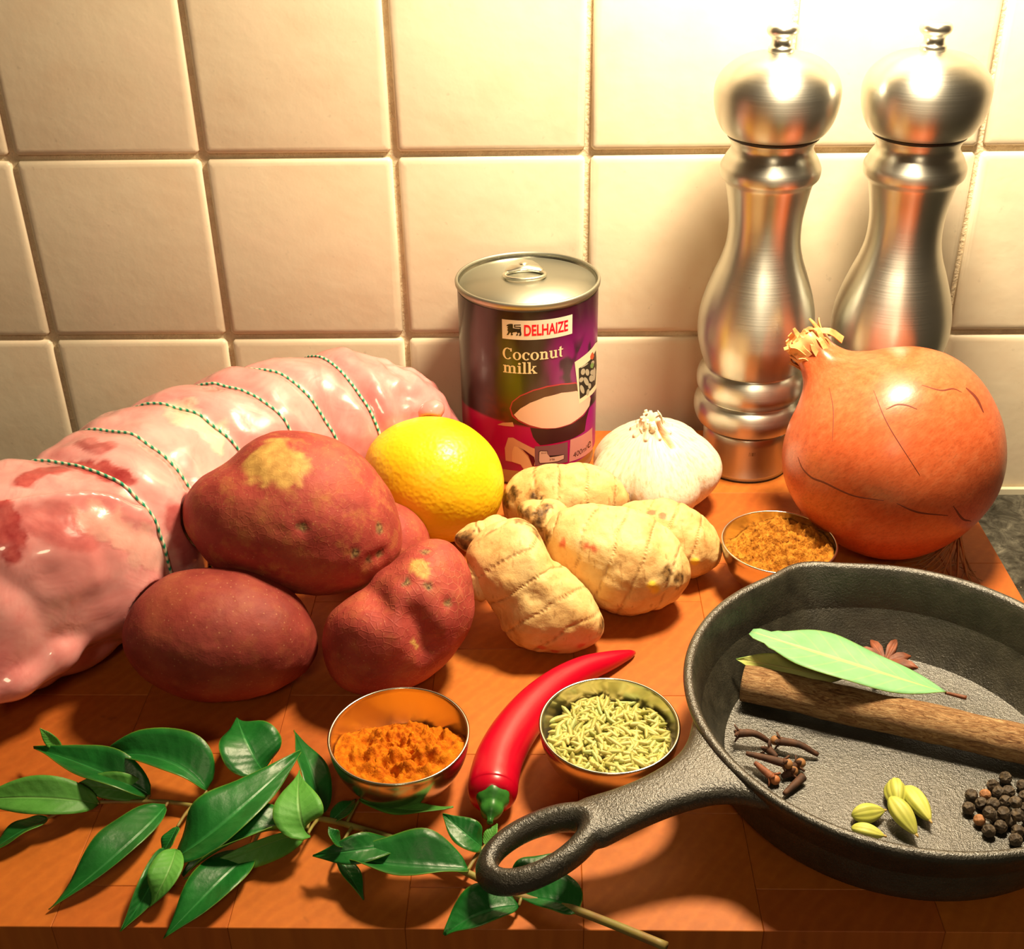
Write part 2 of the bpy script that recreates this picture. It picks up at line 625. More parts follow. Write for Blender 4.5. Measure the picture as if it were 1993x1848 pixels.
# ring pull
tc = at(1021, 537, 0.1022)
ax = np.array([0.06, -1.0, 0]); ax /= np.linalg.norm(ax); bx = np.array([-ax[1], ax[0], 0])
loop = []
for k in range(40):
    a = 2 * PI * k / 40
    loop.append(tc + ax * (0.0018 + 0.0080 * math.cos(a)) + bx * 0.0108 * math.sin(a) + np.array([0, 0, 0.0012 + 0.0006 * math.cos(a)]))
loop.append(loop[0])
v1, f1, _ = tube(loop, 0.00105, 8, False)
tabv = []
out = [(-0.0175, -0.0050), (-0.0195, 0.0), (-0.0175, 0.0050), (-0.0120, 0.0078), (-0.0040, 0.0102), (-0.0020, 0.0085), (-0.0062, 0.0), (-0.0020, -0.0085), (-0.0040, -0.0102), (-0.0120, -0.0078)]
for z in (0.0007, 0.0019):
    for a, b in out:
        tabv.append(tc + ax * a + bx * b + np.array([0, 0, z]))
n_ = len(out)
tabf = [tuple(range(n_, 2 * n_)), tuple(reversed(range(n_)))] + [(k, (k + 1) % n_, n_ + (k + 1) % n_, n_ + k) for k in range(n_)]
v2, f2 = lathe([(0, 0.0028), (0.0016, 0.0027), (0.0024, 0.0020), (0.0026, 0.0004), (0, 0.0)], 20, tc - ax * 0.0130)
part('ring_pull', *join([(v1, f1), (np.array(tabv), tabf), (v2, f2)]), plain('tab_tin', (0.66, 0.65, 0.55), 0.34, 1.0), can)


def cyl(px, py, r=RC):
    d = ray(px, py)
    o = CAM - np.array([CX, CY, 0])
    a = d[0] ** 2 + d[1] ** 2; b = 2 * (o[0] * d[0] + o[1] * d[1]); c = o[0] ** 2 + o[1] ** 2 - r * r
    D = max(b * b - 4 * a * c, 0.0)
    tt = (-b - math.sqrt(D)) / (2 * a)
    p = o + d * tt
    return math.atan2(p[1], p[0]), p[2]


def onc(th, z, lift):
    return (CX + (RC + lift) * math.cos(th), CY + (RC + lift) * math.sin(th), z)


# the printed wrap: colours of the print laid over a fine grid
NTH, NZ = 240, 110
lv, lc = [], []
zl0, zl1 = 0.0095, 0.1004


def sst(a, b, x):
    t_ = min(max((x - a) / (b - a), 0), 1)
    return t_ * t_ * (3 - 2 * t_)


def lerp(a, b, t_):
    return np.array(a) * (1 - t_) + np.array(b) * t_


for j in range(NZ + 1):
    z = zl0 + (zl1 - zl0) * j / NZ
    for i in range(NTH):
        th = -PI + 2 * PI * i / NTH
        u = (th + PI / 2) * RC
        n1 = noise.noise(Vector((u * 70, z * 70, 1.3))); n2 = noise.noise(Vector((u * 170, z * 110, 7.0))); n3 = noise.noise(Vector((u * 320, z * 320, 3.0)))
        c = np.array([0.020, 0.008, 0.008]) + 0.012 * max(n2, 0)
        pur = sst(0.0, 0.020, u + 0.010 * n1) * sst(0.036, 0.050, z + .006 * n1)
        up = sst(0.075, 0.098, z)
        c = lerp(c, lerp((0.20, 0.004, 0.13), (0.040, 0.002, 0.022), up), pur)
        dark = sst(0.10, 0.32, n2 + 0.35 * n1) * sst(0.045, 0.055, z) * sst(0.085, 0.075, z)
        c = lerp(c, (0.02, 0.008, 0.015), dark * pur * 0.9)
        gl = math.exp(-((u + 0.0070) / 0.0062) ** 2) * sst(0.034, 0.05, z) * sst(0.085, 0.066, z)
        c = lerp(c, (0.055, 0.070, 0.003), min(gl * 1.1, 1))
        br = math.exp(-((u + 0.013) / 0.012) ** 2) * sst(0.060, 0.040, z)
        c = lerp(c, (0.16, 0.028, 0.008), br * (0.65 + 0.5 * n3))
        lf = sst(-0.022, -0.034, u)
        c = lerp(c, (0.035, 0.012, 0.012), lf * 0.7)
        clo = sst(0.0385, 0.0370, z + 0.0015 * math.sin(u * 90 + 1) + (0.002 if u > 0.03 else 0))
        c = lerp(c, lerp((0.42, 0.0, 0.075), (0.33, 0.006, 0.20), sst(0.016, 0.034, u)), clo)
        c = lerp(c, (0.10, 0.0, 0.06), sst(0.020, 0.011, z) * 0.75 * sst(0.01, -0.03, u))
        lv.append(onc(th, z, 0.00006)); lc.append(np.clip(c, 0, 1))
lf_ = [(j * NTH + i, j * NTH + (i + 1) % NTH, (j + 1) * NTH + (i + 1) % NTH, (j + 1) * NTH + i) for j in range(NZ) for i in range(NTH)]
t = NT('printed_wrap', Roughness=0.30, Coat_Weight=0.15, Coat_Roughness=0.1)
t.col(t.attr('col', 'Color'))
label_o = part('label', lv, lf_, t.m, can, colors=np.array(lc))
label_o['label'] = 'printed purple and black label of the tin'


def patch(name, polys, colr, lift, crop=None, rough=0.3):
    """flat print: polygons given on the label, wrapped on the tin"""
    if name not in PM:
        PM[name] = plain('print_' + name, colr, rough)
    bm = bmesh.new()
    for poly in polys:
        q = []
        for p in poly:
            if crop:
                th, z = cyl(crop[0] + p[0] / crop[2], crop[1] + p[1] / crop[2])
            else:
                th, z = p
            q.append(bm.verts.new((th, z, 0)))
        bm.faces.new(q)
    bmesh.ops.triangulate(bm, faces=bm.faces[:])
    for _ in range(5):
        e = [e for e in bm.edges if abs(e.verts[0].co.x - e.verts[1].co.x) > 0.045]
        if not e:
            break
        bmesh.ops.subdivide_edges(bm, edges=e, cuts=1)
    bmesh.ops.triangulate(bm, faces=bm.faces[:])
    bmesh.ops.recalc_face_normals(bm, faces=bm.faces[:])
    v = [onc(q.co.x, q.co.y, lift) for q in bm.verts]
    f = [tuple(q.index for q in p.verts) for p in bm.faces]
    bm.verts.index_update()
    bm.free()
    # face outwards
    ff = []
    for a in f:
        p0, p1, p2 = [np.array(v[i]) for i in a[:3]]
        nn = np.cross(p1 - p0, p2 - p0)
        ff.append(a if nn @ (p0 - np.array([CX, CY, p0[2]])) > 0 else tuple(reversed(a)))
    return part(name, v, ff, PM[name], label_o, smooth=False)


PM = {}
C1, C2 = (960, 600, 9.06), (960, 740, 9.06)
patch('bowl_picture', [[(650, 840), (700, 1000), (760, 1090), (830, 1150), (1100, 1110), (1350, 1050), (1610, 900), (1640, 700), (1700, 450), (1600, 620), (1400, 760), (1200, 840), (950, 865), (750, 850)]], (0.045, 0.010, 0.012), 0.00010, C2)
patch('bowl_rim_picture', [[(288, 500), (330, 380), (470, 270), (700, 170), (950, 100), (1200, 58), (1450, 36), (1690, 200), (1715, 320), (1690, 450), (1600, 605), (1400, 765), (1200, 835), (950, 865), (750, 845), (600, 800), (440, 725), (330, 640)]], (0.45, 0.03, 0.05), 0.00014, C2)
patch('bowl_inside_picture', [[(312, 500), (345, 390), (480, 285), (710, 190), (960, 122), (1200, 82), (1450, 60), (1650, 220), (1700, 400), (1600, 590), (1400, 750), (1100, 835), (800, 830), (450, 700), (350, 610)]], (0.085, 0.030, 0.015), 0.00018, C2)
patch('milk_picture', [[(365, 610), (480, 500), (650, 400), (900, 300), (1200, 222), (1460, 190), (1690, 260), (1708, 330), (1690, 450), (1580, 605), (1350, 772), (1100, 845), (850, 845), (640, 790), (450, 700)]], (0.80, 0.52, 0.42), 0.00022, C2)
patch('coconut_picture', [[(265, 1015), (350, 1015), (520, 1110), (700, 1200), (850, 1230), (800, 1480), (720, 1510), (690, 1540), (550, 1600), (480, 1490), (330, 1440), (220, 1420), (205, 1200)], [(75, 785), (170, 750), (345, 742), (370, 820), (220, 810)]], (0.62, 0.30, 0.17), 0.00014, C2)
patch('coconut_flesh_picture', [[(370, 1165), (430, 1180), (560, 1300), (640, 1400), (690, 1530), (560, 1590), (490, 1490), (330, 1435), (335, 1260)]], (0.72, 0.40, 0.20), 0.00018, C2)
patch('coconut_gap_picture', [[(440, 1180), (560, 1240), (720, 1355), (735, 1430), (715, 1520), (690, 1515), (620, 1330), (520, 1230)]], (0.10, 0.004, 0.012), 0.00022, C2)
patch('grey_panel', [[(730, 1170), (850, 1165), (1310, 1088), (1310, 1445), (1120, 1475), (735, 1510)]], (0.20, 0.085, 0.095), 0.00016, C2)
patch('pink_panel', [[(1357, 1052), (1740, 832), (1746, 1215), (1335, 1445)]], (0.62, 0.27, 0.24), 0.00018, C2)
patch('fat_box_outline', [[(800, 1265), (830, 1240), (960, 1245), (960, 1335), (1000, 1330), (1248, 1308), (1250, 1390), (1140, 1440), (815, 1470), (795, 1420)]], (0.03, 0.012, 0.012), 0.00020, C2)
patch('fat_box', [[(812, 1270), (835, 1252), (950, 1256), (952, 1300), (1000, 1362), (1242, 1316), (1240, 1386), (1135, 1430), (822, 1460), (806, 1420)]], (0.64, 0.40, 0.32), 0.00024, C2)
patch('card', [[(1430, 950), (1560, 860), (1700, 740), (1790, 620), (1840, 560), (1850, 760), (1838, 1100), (1812, 1390), (1740, 1510), (1640, 1590), (1510, 1685), (1480, 1400)]], (0.80, 0.70, 0.50), 0.00026, C1)
patch('card_photo', [[(1500, 1060), (1620, 980), (1700, 910), (1770, 800), (1800, 740), (1815, 1000), (1795, 1340), (1740, 1410), (1520, 1600), (1505, 1300)]], (0.028, 0.024, 0.020), 0.00030, C1)
blobs = []
for bx_, by_, ra, rb, an in ((1575, 1120, 38, 58, .2), (1650, 1130, 34, 60, -.1), (1740, 1130, 40, 50, .3), (1545, 1260, 34, 50, .5), (1630, 1290, 38, 80, -.4), (1720, 1240, 40, 60, 0), (1560, 1430, 34, 80, -.3), (1690, 1370, 26, 50, .1), (1660, 1480, 26, 60, .2), (1770, 1160, 22, 120, 0.05), (1745, 960, 26, 40, .4), (1600, 1010, 80, 14, -.55)):
    blobs.append([(bx_ + ra * math.cos(a) * math.cos(an) - rb * math.sin(a) * math.sin(an), by_ + ra * math.cos(a) * math.sin(an) + rb * math.sin(a) * math.cos(an)) for a in [2 * PI * k / 14 for k in range(14)]])
patch('card_photo_pebbles', blobs, (0.42, 0.38, 0.29), 0.00034, C1)
patch('card_photo_red', [[(1700, 850), (1720, 800), (1745, 770), (1770, 840), (1745, 905), (1710, 900)]], (0.55, 0.10, 0.04), 0.00036, C1)
patch('card_photo_green', [[(1700, 1000), (1745, 950), (1765, 1000), (1740, 1060), (1705, 1050)]], (0.18, 0.30, 0.09), 0.00038, C1)
# logo strip: a rectangle on the label
thA, zA = cyl(960 + 155 / 9.06, 600 + 190 / 9.06)
thB, zB = cyl(960 + 1388 / 9.06, 600 + 455 / 9.06)
_, zA2 = cyl(960 + 158 / 9.06, 600 + 530 / 9.06)
zlo = zA2
patch('logo_strip', [[(thA, zA), (thA, zlo), (thB, zlo), (thB, zA)]], (0.86, 0.78, 0.66), 0.00020)
lion = [(235, 300), (262, 282), (300, 274), (345, 277), (350, 300), (348, 350), (400, 358), (470, 362), (474, 346), (372, 340), (366, 288), (486, 286), (486, 302), (388, 304), (388, 324), (488, 328), (490, 400), (499, 455), (490, 486), (450, 482), (452, 470), (474, 452), (455, 428), (432, 447), (440, 478), (402, 480), (405, 466), (428, 446), (416, 418), (352, 424), (334, 440), (350, 464), (342, 478), (310, 474), (316, 440), (300, 425), (278, 455), (270, 472), (238, 468), (262, 430), (266, 405), (250, 388), (262, 352), (245, 345), (266, 318), (240, 312)]
patch('lion_emblem', [lion], (0.010, 0.010, 0.010), 0.00026, C1)


def lab(px, py):
    return cyl(960 + px / 9.06, 600 + py / 9.06)


def font_on_label(name, txt, th0, th1, z0, z1, colr, lift, bold=0.0, shear=0.0):
    cu = bpy.data.curves.new(name, 'FONT')
    cu.body = txt
    cu.offset = bold
    cu.shear = shear
    cu.resolution_u = 4
    ob = bpy.data.objects.new(name + '_tmp', cu)
    COL.objects.link(ob)
    dg = bpy.context.evaluated_depsgraph_get(); dg.update()
    me = bpy.data.meshes.new_from_object(ob.evaluated_get(dg))
    P = np.array([q.co[:] for q in me.vertices]); F = [tuple(p.vertices) for p in me.polygons]
    bpy.data.objects.remove(ob)
    mn, mx = P.min(0), P.max(0)
    th = th0 + (P[:, 0] - mn[0]) / (mx[0] - mn[0]) * (th1 - th0)
    z = z0 + (P[:, 1] - mn[1]) / (mx[1] - mn[1]) * (z1 - z0)
    V = [onc(a, b, lift) for a, b in zip(th, z)]
    if name not in PM:
        PM[name] = plain('print_' + name, colr, 0.4)
    return part(name, V, F, PM[name], label_o, smooth=False)


tD, zD0 = lab(545, 489); _, zD1 = lab(545, 292)
tE, _ = lab(1315, 300)
font_on_label('logo_lettering', 'DELHAIZE', tD, tE, zD0, zD1, (0.80, 0.0, 0.022), 0.00026, 0.026)
t4, z4 = cyl(960 + 1405 / 9.06, 740 + 1370 / 9.06); t5, z5 = cyl(960 + 1640 / 9.06, 740 + 1200 / 9.06)
_, z4b = cyl(960 + 1405 / 9.06, 740 + 1280 / 9.06)
font_on_label('volume_lettering', '400ml', t4, t5, z4, z4b, (0.05, 0.016, 0.014), 0.00024)
t6, _ = cyl(960 + 1655 / 9.06, 740 + 1200 / 9.06); t7, _ = cyl(960 + 1712 / 9.06, 740 + 1150 / 9.06)
font_on_label('volume_lettering', 'e', t6, t7, z4, z4b + 0.0006, (0.05, 0.016, 0.014), 0.00024)
ta, za = cyl(960 + 985 / 9.06, 740 + 1425 / 9.06); tb, zb = cyl(960 + 1085 / 9.06, 740 + 1372 / 9.06)
font_on_label('percent_lettering', '7%', ta, tb, za, zb, (0.05, 0.016, 0.014), 0.00028)
ta, za = cyl(960 + 850 / 9.06, 740 + 1300 / 9.06); tb, zb = cyl(960 + 950 / 9.06, 740 + 1262 / 9.06)
font_on_label('small_lettering', 'Ener', ta, tb, za, zb, (0.05, 0.016, 0.014), 0.00028)


# slab-serif letters for the product name, drawn in x-height units
def rc(x0, y0, x1, y1):
    return [(x0, y0), (x1, y0), (x1, y1), (x0, y1)]


def arc(cx, cy, rx, ry, a0, a1, th_, tv, n=12):
    q = []
    for k in range(n):
        a, b = [math.radians(a0 + (a1 - a0) * kk / n) for kk in (k, k + 1)]
        q.append([(cx + rx * math.cos(a), cy + ry * math.sin(a)), (cx + rx * math.cos(b), cy + ry * math.sin(b)),
                  (cx + (rx - th_) * math.cos(b), cy + (ry - tv) * math.sin(b)), (cx + (rx - th_) * math.cos(a), cy + (ry - tv) * math.sin(a))])
    return q


def g_o():
    return arc(.48, .5, .48, .52, 0, 360, .25, .10, 24), 1.06


def g_c(s=1.0, cap=False):
    H = 1.46 if cap else 1.0
    W = .58 if cap else .46
    q = arc(W, H / 2, W, H / 2 + .02, 52, 318, .27, .11, 22)
    q.append(rc(W * 1.55, H * .70, W * 1.85, H * .98 if cap else H * .88) if cap else [(W * 1.35, H * .66), (W * 1.85, H * .66), (W * 1.85, H * .86), (W * 1.45, H * .95)])
    return q, (1.18 if cap else .93)


def g_n(m=False):
    q = [rc(.12, 0, .36, 1.0), rc(0, .88, .2, 1.0), rc(0, 0, .48, .12)]
    x = .36
    for k in range(2 if m else 1):
        q += arc(x + .22, .70, .30, .31, 0, 150, .24, .14, 10)
        q += [rc(x + .28, 0, x + .52, .72), rc(x + .17, 0, x + .64, .12)]
        x += .52
    return q, x + .21


def g_u():
    q = [rc(.12, .3, .36, 1.0), rc(0, .88, .2, 1.0), rc(.66, 0, .90, 1.0), rc(.54, .88, .7, 1.0), rc(.88, 0, 1.02, .12)]
    q += arc(.42, .30, .30, .32, 180, 330, .24, .14, 10)
    return q, 1.08


def g_t():
    q = [rc(.16, .25, .40, 1.25), rc(0, .88, .62, 1.0), [(.16, 1.25), (.40, 1.25), (.40, 1.36)]]
    q += arc(.42, .26, .26, .28, 180, 300, .24, .14, 8)
    return q, .72


def g_i():
    return [rc(.12, 0, .36, 1.0), rc(0, .88, .2, 1.0), rc(0, 0, .48, .12)] + [[(.24 + .15 * math.cos(a), 1.27 + .15 * math.sin(a)) for a in [2 * PI * k / 12 for k in range(12)]]], .55


def g_l():
    return [rc(.12, 0, .36, 1.5), rc(0, 1.38, .2, 1.5), rc(0, 0, .48, .12)], .55


def g_k():
    return [rc(.12, 0, .36, 1.5), rc(0, 1.38, .2, 1.5), rc(0, 0, .46, .12), [(.36, .40), (.66, .92), (.86, .92), (.50, .40)], rc(.58, .88, .98, 1.0),
            [(.42, .55), (.60, .62), (.98, .10), (.72, .10)], rc(.62, 0, 1.08, .12)], 1.1


def word(glyphs, th0, zbase, xh, total):
    polys, x = [], 0
    for q, adv in glyphs:
        polys += [[(a + x, b) for a, b in p] for p in q]
        x += adv
    sc = total / x
    return [[(th0 + a * sc, zbase + b * xh) for a, b in p] for p in polys]


tC, zC0 = lab(172, 885); tT, _ = lab(1240, 800); _, zCx = lab(330, 755); _, zOb = lab(330, 893)
patch('product_lettering', word([g_c(cap=True), g_o(), g_c(), g_o(), g_n(), g_u(), g_t()], tC, zC0, zCx - zOb, tT - tC), (0.86, 0.74, 0.48), 0.00030)
tM, zM0 = lab(180, 1125); tK, _ = lab(778, 1135); _, zMx = lab(180, 990)
patch('product_lettering', word([g_n(True), g_i(), g_l(), g_k()], tM, zM0, zMx - zM0, tK - tM), (0.86, 0.74, 0.48), 0.00030)


def give_way(V, names, gap=0.0010, passes=2):
    """soft or bumpy surfaces yield to the things they touch instead of running through them"""
    for nm in names:
        for o in [q for q in bpy.data.objects if q.name.split('.')[0] == nm and q.type == 'MESH']:
            co = np.array([q.co[:] for q in o.data.vertices]) + ORG[o.name]
            bv_ = BVHTree.FromPolygons([Vector(q) for q in co], [tuple(q.vertices) for q in o.data.polygons])
            mn = co.min(0) - .003; mx = co.max(0) + .003
            for _ in range(passes):
                for i in np.where(((V > mn) & (V < mx)).all(1))[0]:
                    lo, nn_, _, d_i = bv_.find_nearest(Vector(V[i]))
                    if lo is None:
                        continue
                    if (Vector(V[i]) - lo).dot(nn_) < gap:
                        V[i] = np.array(lo) + np.array(nn_) * gap
    return V


# ------------------------------------------------------------------ potatoes
def potato_mat(name, NETV=0.16, GOLD=0.55, russet=None, seed=0.0, val=1.0):
    t = NT(name, Roughness=0.62, Specular_IOR_Level=0.3)
    c = t.ramp(t.noise(38, 6, None, 0.62), [(0.28, (0.20 * val, 0.022 * val, 0.018 * val)), (0.5, (0.36 * val, 0.055 * val, 0.042 * val)), (0.68, (0.44 * val, 0.10 * val, 0.055 * val)), (0.85, (0.50 * val, 0.17 * val, 0.06 * val))])
    net = t.ramp(t.voro(330, None, 'DISTANCE_TO_EDGE'), [(0.0, 1.0), (0.10, 0.0)])
    amt = t.math('MULTIPLY', net, t.ramp(t.noise(26, 3), [(0.48, 0.0), (0.70, NETV)]))
    c = t.mix(amt, c, (0.56, 0.25, 0.12))
    fl = t.ramp(t.voro(420), [(0.10, 1.0), (0.17, 0.0)])
    c = t.mix(t.math('MULTIPLY', fl, 0.28), c, (0.62, 0.33, 0.16))
    c = t.mix(t.ramp(t.noise(120, 6, None, 0.7), [(0.50, 0.0), (0.72, GOLD)]), c, (0.50, 0.23, 0.065))
    if russet:
        patch_ = t.attr('russet')
        c = t.mix(patch_, c, t.ramp(t.noise(240, 3), [(0.3, (0.40, 0.21, 0.055)), (0.7, (0.60, 0.36, 0.10))]))
    eyes = t.attr('eye')
    c = t.mix(eyes, c, t.ramp(t.noise(700, 3), [(0.35, (0.05, 0.025, 0.012)), (0.65, (0.34, 0.22, 0.09))]))
    t.col(c)
    t.bump(t.math('ADD', t.noise(300, 4), t.math('MULTIPLY', net, NETV)), 0.30, 0.0008)
    return t.m


def local_mask(v, pts, rad, jag=0.0, sc=400):
    m = np.zeros(len(v))
    for p in pts:
        d = np.linalg.norm(v - np.array(p), axis=1)
        if jag:
            d = d + jag * np.array([fbm(q, sc, 3, 5.0) for q in v])
        m = np.maximum(m, np.clip((rad - d) / (0.35 * rad), 0, 1))
    return m


def hit(bvh, px, py):
    d = ray(px, py); d = d / np.linalg.norm(d)
    h = bvh.ray_cast(Vector(CAM), Vector(d))
    return np.array(h[0]) if h[0] is not None else None


def potato(cpx, pts, thick, label, mat_, depth=None, eyes=(), dent=(), russet=None, seed=0.0, group=None):
    v, f, c, R, fr = blob(cpx, pts, thick, 6, depth, depth is None, 0.0, 0.0010, 38, seed)
    bv = BVHTree.FromPolygons([Vector(p) for p in v], f)
    E = []
    for e in eyes:
        p = hit(bv, e[0], e[1])
        if p is None:
            continue
        E.append(p)
        r, dep = e[2], e[3]
        d = np.linalg.norm(v - p, axis=1)
        n_ = (p - c) / np.linalg.norm(p - c)
        v = v - n_[None] * (dep * np.exp(-(d / r) ** 2))[:, None]
    for (pa, pb, r, dep) in dent:
        A, B = hit(bv, *pa), hit(bv, *pb)
        if A is None or B is None:
            continue
        for k in range(7):
            p = A + (B - A) * k / 6
            d = np.linalg.norm(v - p, axis=1)
            n_ = (p - c) / np.linalg.norm(p - c)
            v = v - n_[None] * (dep / 3 * np.exp(-(d / r) ** 2))[:, None]
    at_ = {'eye': local_mask(v, E, 0.0024, 0.0012) if E else np.zeros(len(v)), 'russet': np.zeros(len(v))}
    if russet:
        P = [hit(bv, *q[:2]) for q in russet]
        P = [q for q in P if q is not None]
        at_['russet'] = local_mask(v, P, russet[0][2], 0.0045, 160)
    return solo('potato', v, f, mat_, label, 'potato', group or 'red skinned potatoes', attrs=at_)


MP = potato_mat('potato_skin', russet=True)
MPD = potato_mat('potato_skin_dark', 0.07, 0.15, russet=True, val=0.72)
MPN = potato_mat('potato_skin_netted', 0.45, 0.25, russet=True)
POT_LL = [(238, 1240), (250, 1190), (280, 1150), (330, 1118), (390, 1106), (450, 1108), (510, 1122), (560, 1148), (598, 1185), (619, 1228), (618, 1272), (600, 1306), (560, 1335), (500, 1356), (440, 1366), (380, 1365), (320, 1346), (270, 1312), (245, 1277)]
POT_LR = [(627, 1270), (629, 1230), (645, 1192), (680, 1165), (715, 1145), (765, 1098), (800, 1065), (840, 1048), (875, 1056), (900, 1085), (915, 1130), (924, 1175), (918, 1215), (895, 1255), (860, 1300), (820, 1330), (770, 1346), (710, 1352), (670, 1345), (640, 1315)]
POT_T = [(355, 1000), (361, 962), (384, 932), (428, 912), (452, 892), (480, 862), (520, 844), (570, 839), (620, 846), (670, 864), (710, 895), (745, 940), (770, 985), (784, 1030), (784, 1062), (768, 1097), (738, 1126), (700, 1146), (640, 1158), (580, 1155), (520, 1146), (470, 1128), (420, 1108), (382, 1066), (361, 1032)]
potato((430, 1237), POT_LL, 0.92, 'smooth dark red potato at the front left under the top potato', MPD, seed=3.1)
potato((782, 1205), POT_LR, 0.95, 'knobbly red potato with a deep crease, behind the bowl of orange powder', MPN, seed=8.3,
       eyes=((792, 1132, 0.003, 0.0012), (835, 1142, 0.0016, 0.0008), (872, 1174, 0.0024, 0.0012), (828, 1072, 0.003, 0.0006)),
       dent=(((800, 1190), (838, 1268), 0.0055, 0.0052), ((725, 1150), (745, 1195), 0.006, 0.0030)), russet=((812, 1215, 0.0042), (826, 1245, 0.0042), (835, 1265, 0.0042), (815, 1105, 0.004)))
POT_B = [(740 + 98 * math.cos(a), 1062 + 88 * math.sin(a)) for a in [2 * PI * k / 24 for k in range(24)]]
potato((740, 1062), POT_B, 0.9, 'red potato mostly hidden behind the others, beside the lemon', MP, seed=1.7)
potato((580, 1000), POT_T, 0.86, 'large red potato with a yellow scuffed patch, on top of the pile', MP, depth=0.5165, seed=5.2,
       eyes=((588, 1028, 0.0028, 0.0012), (722, 1092, 0.0040, 0.0016), (742, 1080, 0.003, 0.0014), (738, 1028, 0.0024, 0.0008), (690, 1075, 0.002, 0.0008)),
       russet=((530, 880, 0.0105), (552, 905, 0.0085), (512, 900, 0.007)))

# ------------------------------------------------------------------ lemon
t = NT('lemon_peel', Roughness=0.36, Specular_IOR_Level=0.45, Subsurface_Weight=0.12, Subsurface_Scale=0.004)
c = t.ramp(t.noise(30, 3), [(0.3, (0.84, 0.50, 0.008)), (0.7, (0.90, 0.62, 0.012))])
pr = t.math('MULTIPLY', t.attr('stamp'), t.ramp(t.voro(900), [(0.22, 1.0), (0.32, 0.0)]))
c = t.mix(t.math('MULTIPLY', pr, 0.6), c, (0.25, 0.55, 0.22))
t.col(c)
t.bump(t.voro(520, None, 'SMOOTH_F1'), 0.35, 0.0007)
LEM = [(711, 885), (725, 860), (758, 832), (800, 816), (850, 812), (890, 820), (930, 842), (960, 875), (978, 915), (981, 950), (972, 990), (950, 1022), (910, 1046), (860, 1058), (810, 1050), (770, 1030), (735, 990), (715, 940)]
v, f, c_, R, fr = blob((846, 935), LEM, 0.95, 5, None, True, 0.0, 0.0004, 60, 2.2)
bv = BVHTree.FromPolygons([Vector(p) for p in v], f)
sp_ = [hit(bv, *q) for q in ((862, 884), (872, 890), (880, 897), (868, 878), (885, 905))]
solo('lemon', v, f, t.m, 'bright yellow lemon with a faint printed stamp, in front of the tin', 'lemon', attrs={'stamp': local_mask(v, sp_, 0.0045)})

# ------------------------------------------------------------------ onion
OC = np.array([0.1655, -0.1330, 0.0495])
# its axis: from the root (low, right, towards the camera) to the neck (up, left)
wv_ = OC - CAM; wv_ /= np.linalg.norm(wv_)
rx = CM[0] - wv_ * (CM[0] @ wv_); rx /= np.linalg.norm(rx); dn = np.cross(wv_, rx)
ax = -0.60 * rx - 0.80 * dn - 0.10 * wv_
ax /= np.linalg.norm(ax)
ON = [(0, -0.0490), (0.006, -0.0487), (0.016, -0.0468), (0.028, -0.0418), (0.0385, -0.0325), (0.0463, -0.0195), (0.0502, -0.0050), (0.0505, 0.0085), (0.0470, 0.0215), (0.0395, 0.0325), (0.0300, 0.0402), (0.0205, 0.0455), (0.0140, 0.0505), (0.0105, 0.0560), (0.0092, 0.0615), (0.0094, 0.0660), (0.0088, 0.0690), (0, 0.0692)]
onp = [ON[0]] + [(max(a[1], 1e-4), a[2]) for a in crom([(0, *p) for p in ON[1:-1]], 12)] + [ON[-1]]
v, f = lathe(onp, 320, OC, ax, radmod=lambda a, z: 1 + 0.010 * math.sin(3 * a + 1) + 0.006 * math.sin(7 * a + z * 40) + (0.10 * math.sin(5 * a) * max(0, (z - 0.045) / 0.025) if z > 0.045 else 0))
# meridian angle and height kept for the veins of the skin
q = v - OC
X_ = np.cross([0, 1, 0.1], ax); X_ /= np.linalg.norm(X_); Y_ = np.cross(ax, X_)
ang = np.arctan2(q @ Y_, q @ X_); hgt = q @ ax
v[:, 2] = np.maximum(v[:, 2], 0.0003)
t = NT('onion_skin', Roughness=0.34, Specular_IOR_Level=0.5, Coat_Weight=0.15, Coat_Roughness=0.25)
cmb = t.n('CombineXYZ')
t.t.links.new(t.attr('cs'), cmb.inputs[0]); t.t.links.new(t.attr('sn'), cmb.inputs[1]); t.t.links.new(t.math('MULTIPLY', t.attr('hg'), 4.0), cmb.inputs[2])
nz1 = t.noise(9.0, 4, cmb.outputs[0], 0.6)
base = t.ramp(nz1, [(0.25, (0.50, 0.088, 0.026)), (0.5, (0.58, 0.120, 0.038)), (0.75, (0.63, 0.165, 0.062))])
vein = t.ramp(t.noise(26.0, 3, cmb.outputs[0], 0.6), [(0.36, 0.76), (0.50, 1.0), (0.7, 1.05)])
c = t.mix(0.8, base, vein, 'MULTIPLY')
c = t.mix(t.ramp(t.noise(28, 3), [(0.5, 0.0), (0.8, 0.45)]), c, (0.46, 0.085, 0.02))
c = t.mix(t.attr('pale'), c, (0.80, 0.50, 0.22))
t.col(c)
t.bump(t.noise(22.0, 4, cmb.outputs[0]), 0.05, 0.0012)
bv = BVHTree.FromPolygons([Vector(p) for p in v], f)


def trail(bv, pts, n=10):
    return [p for p in (hit(bv, *q) for q in [tuple(a) for a in crom([(x, y) for x, y in pts], n * 3)]) if p is not None]


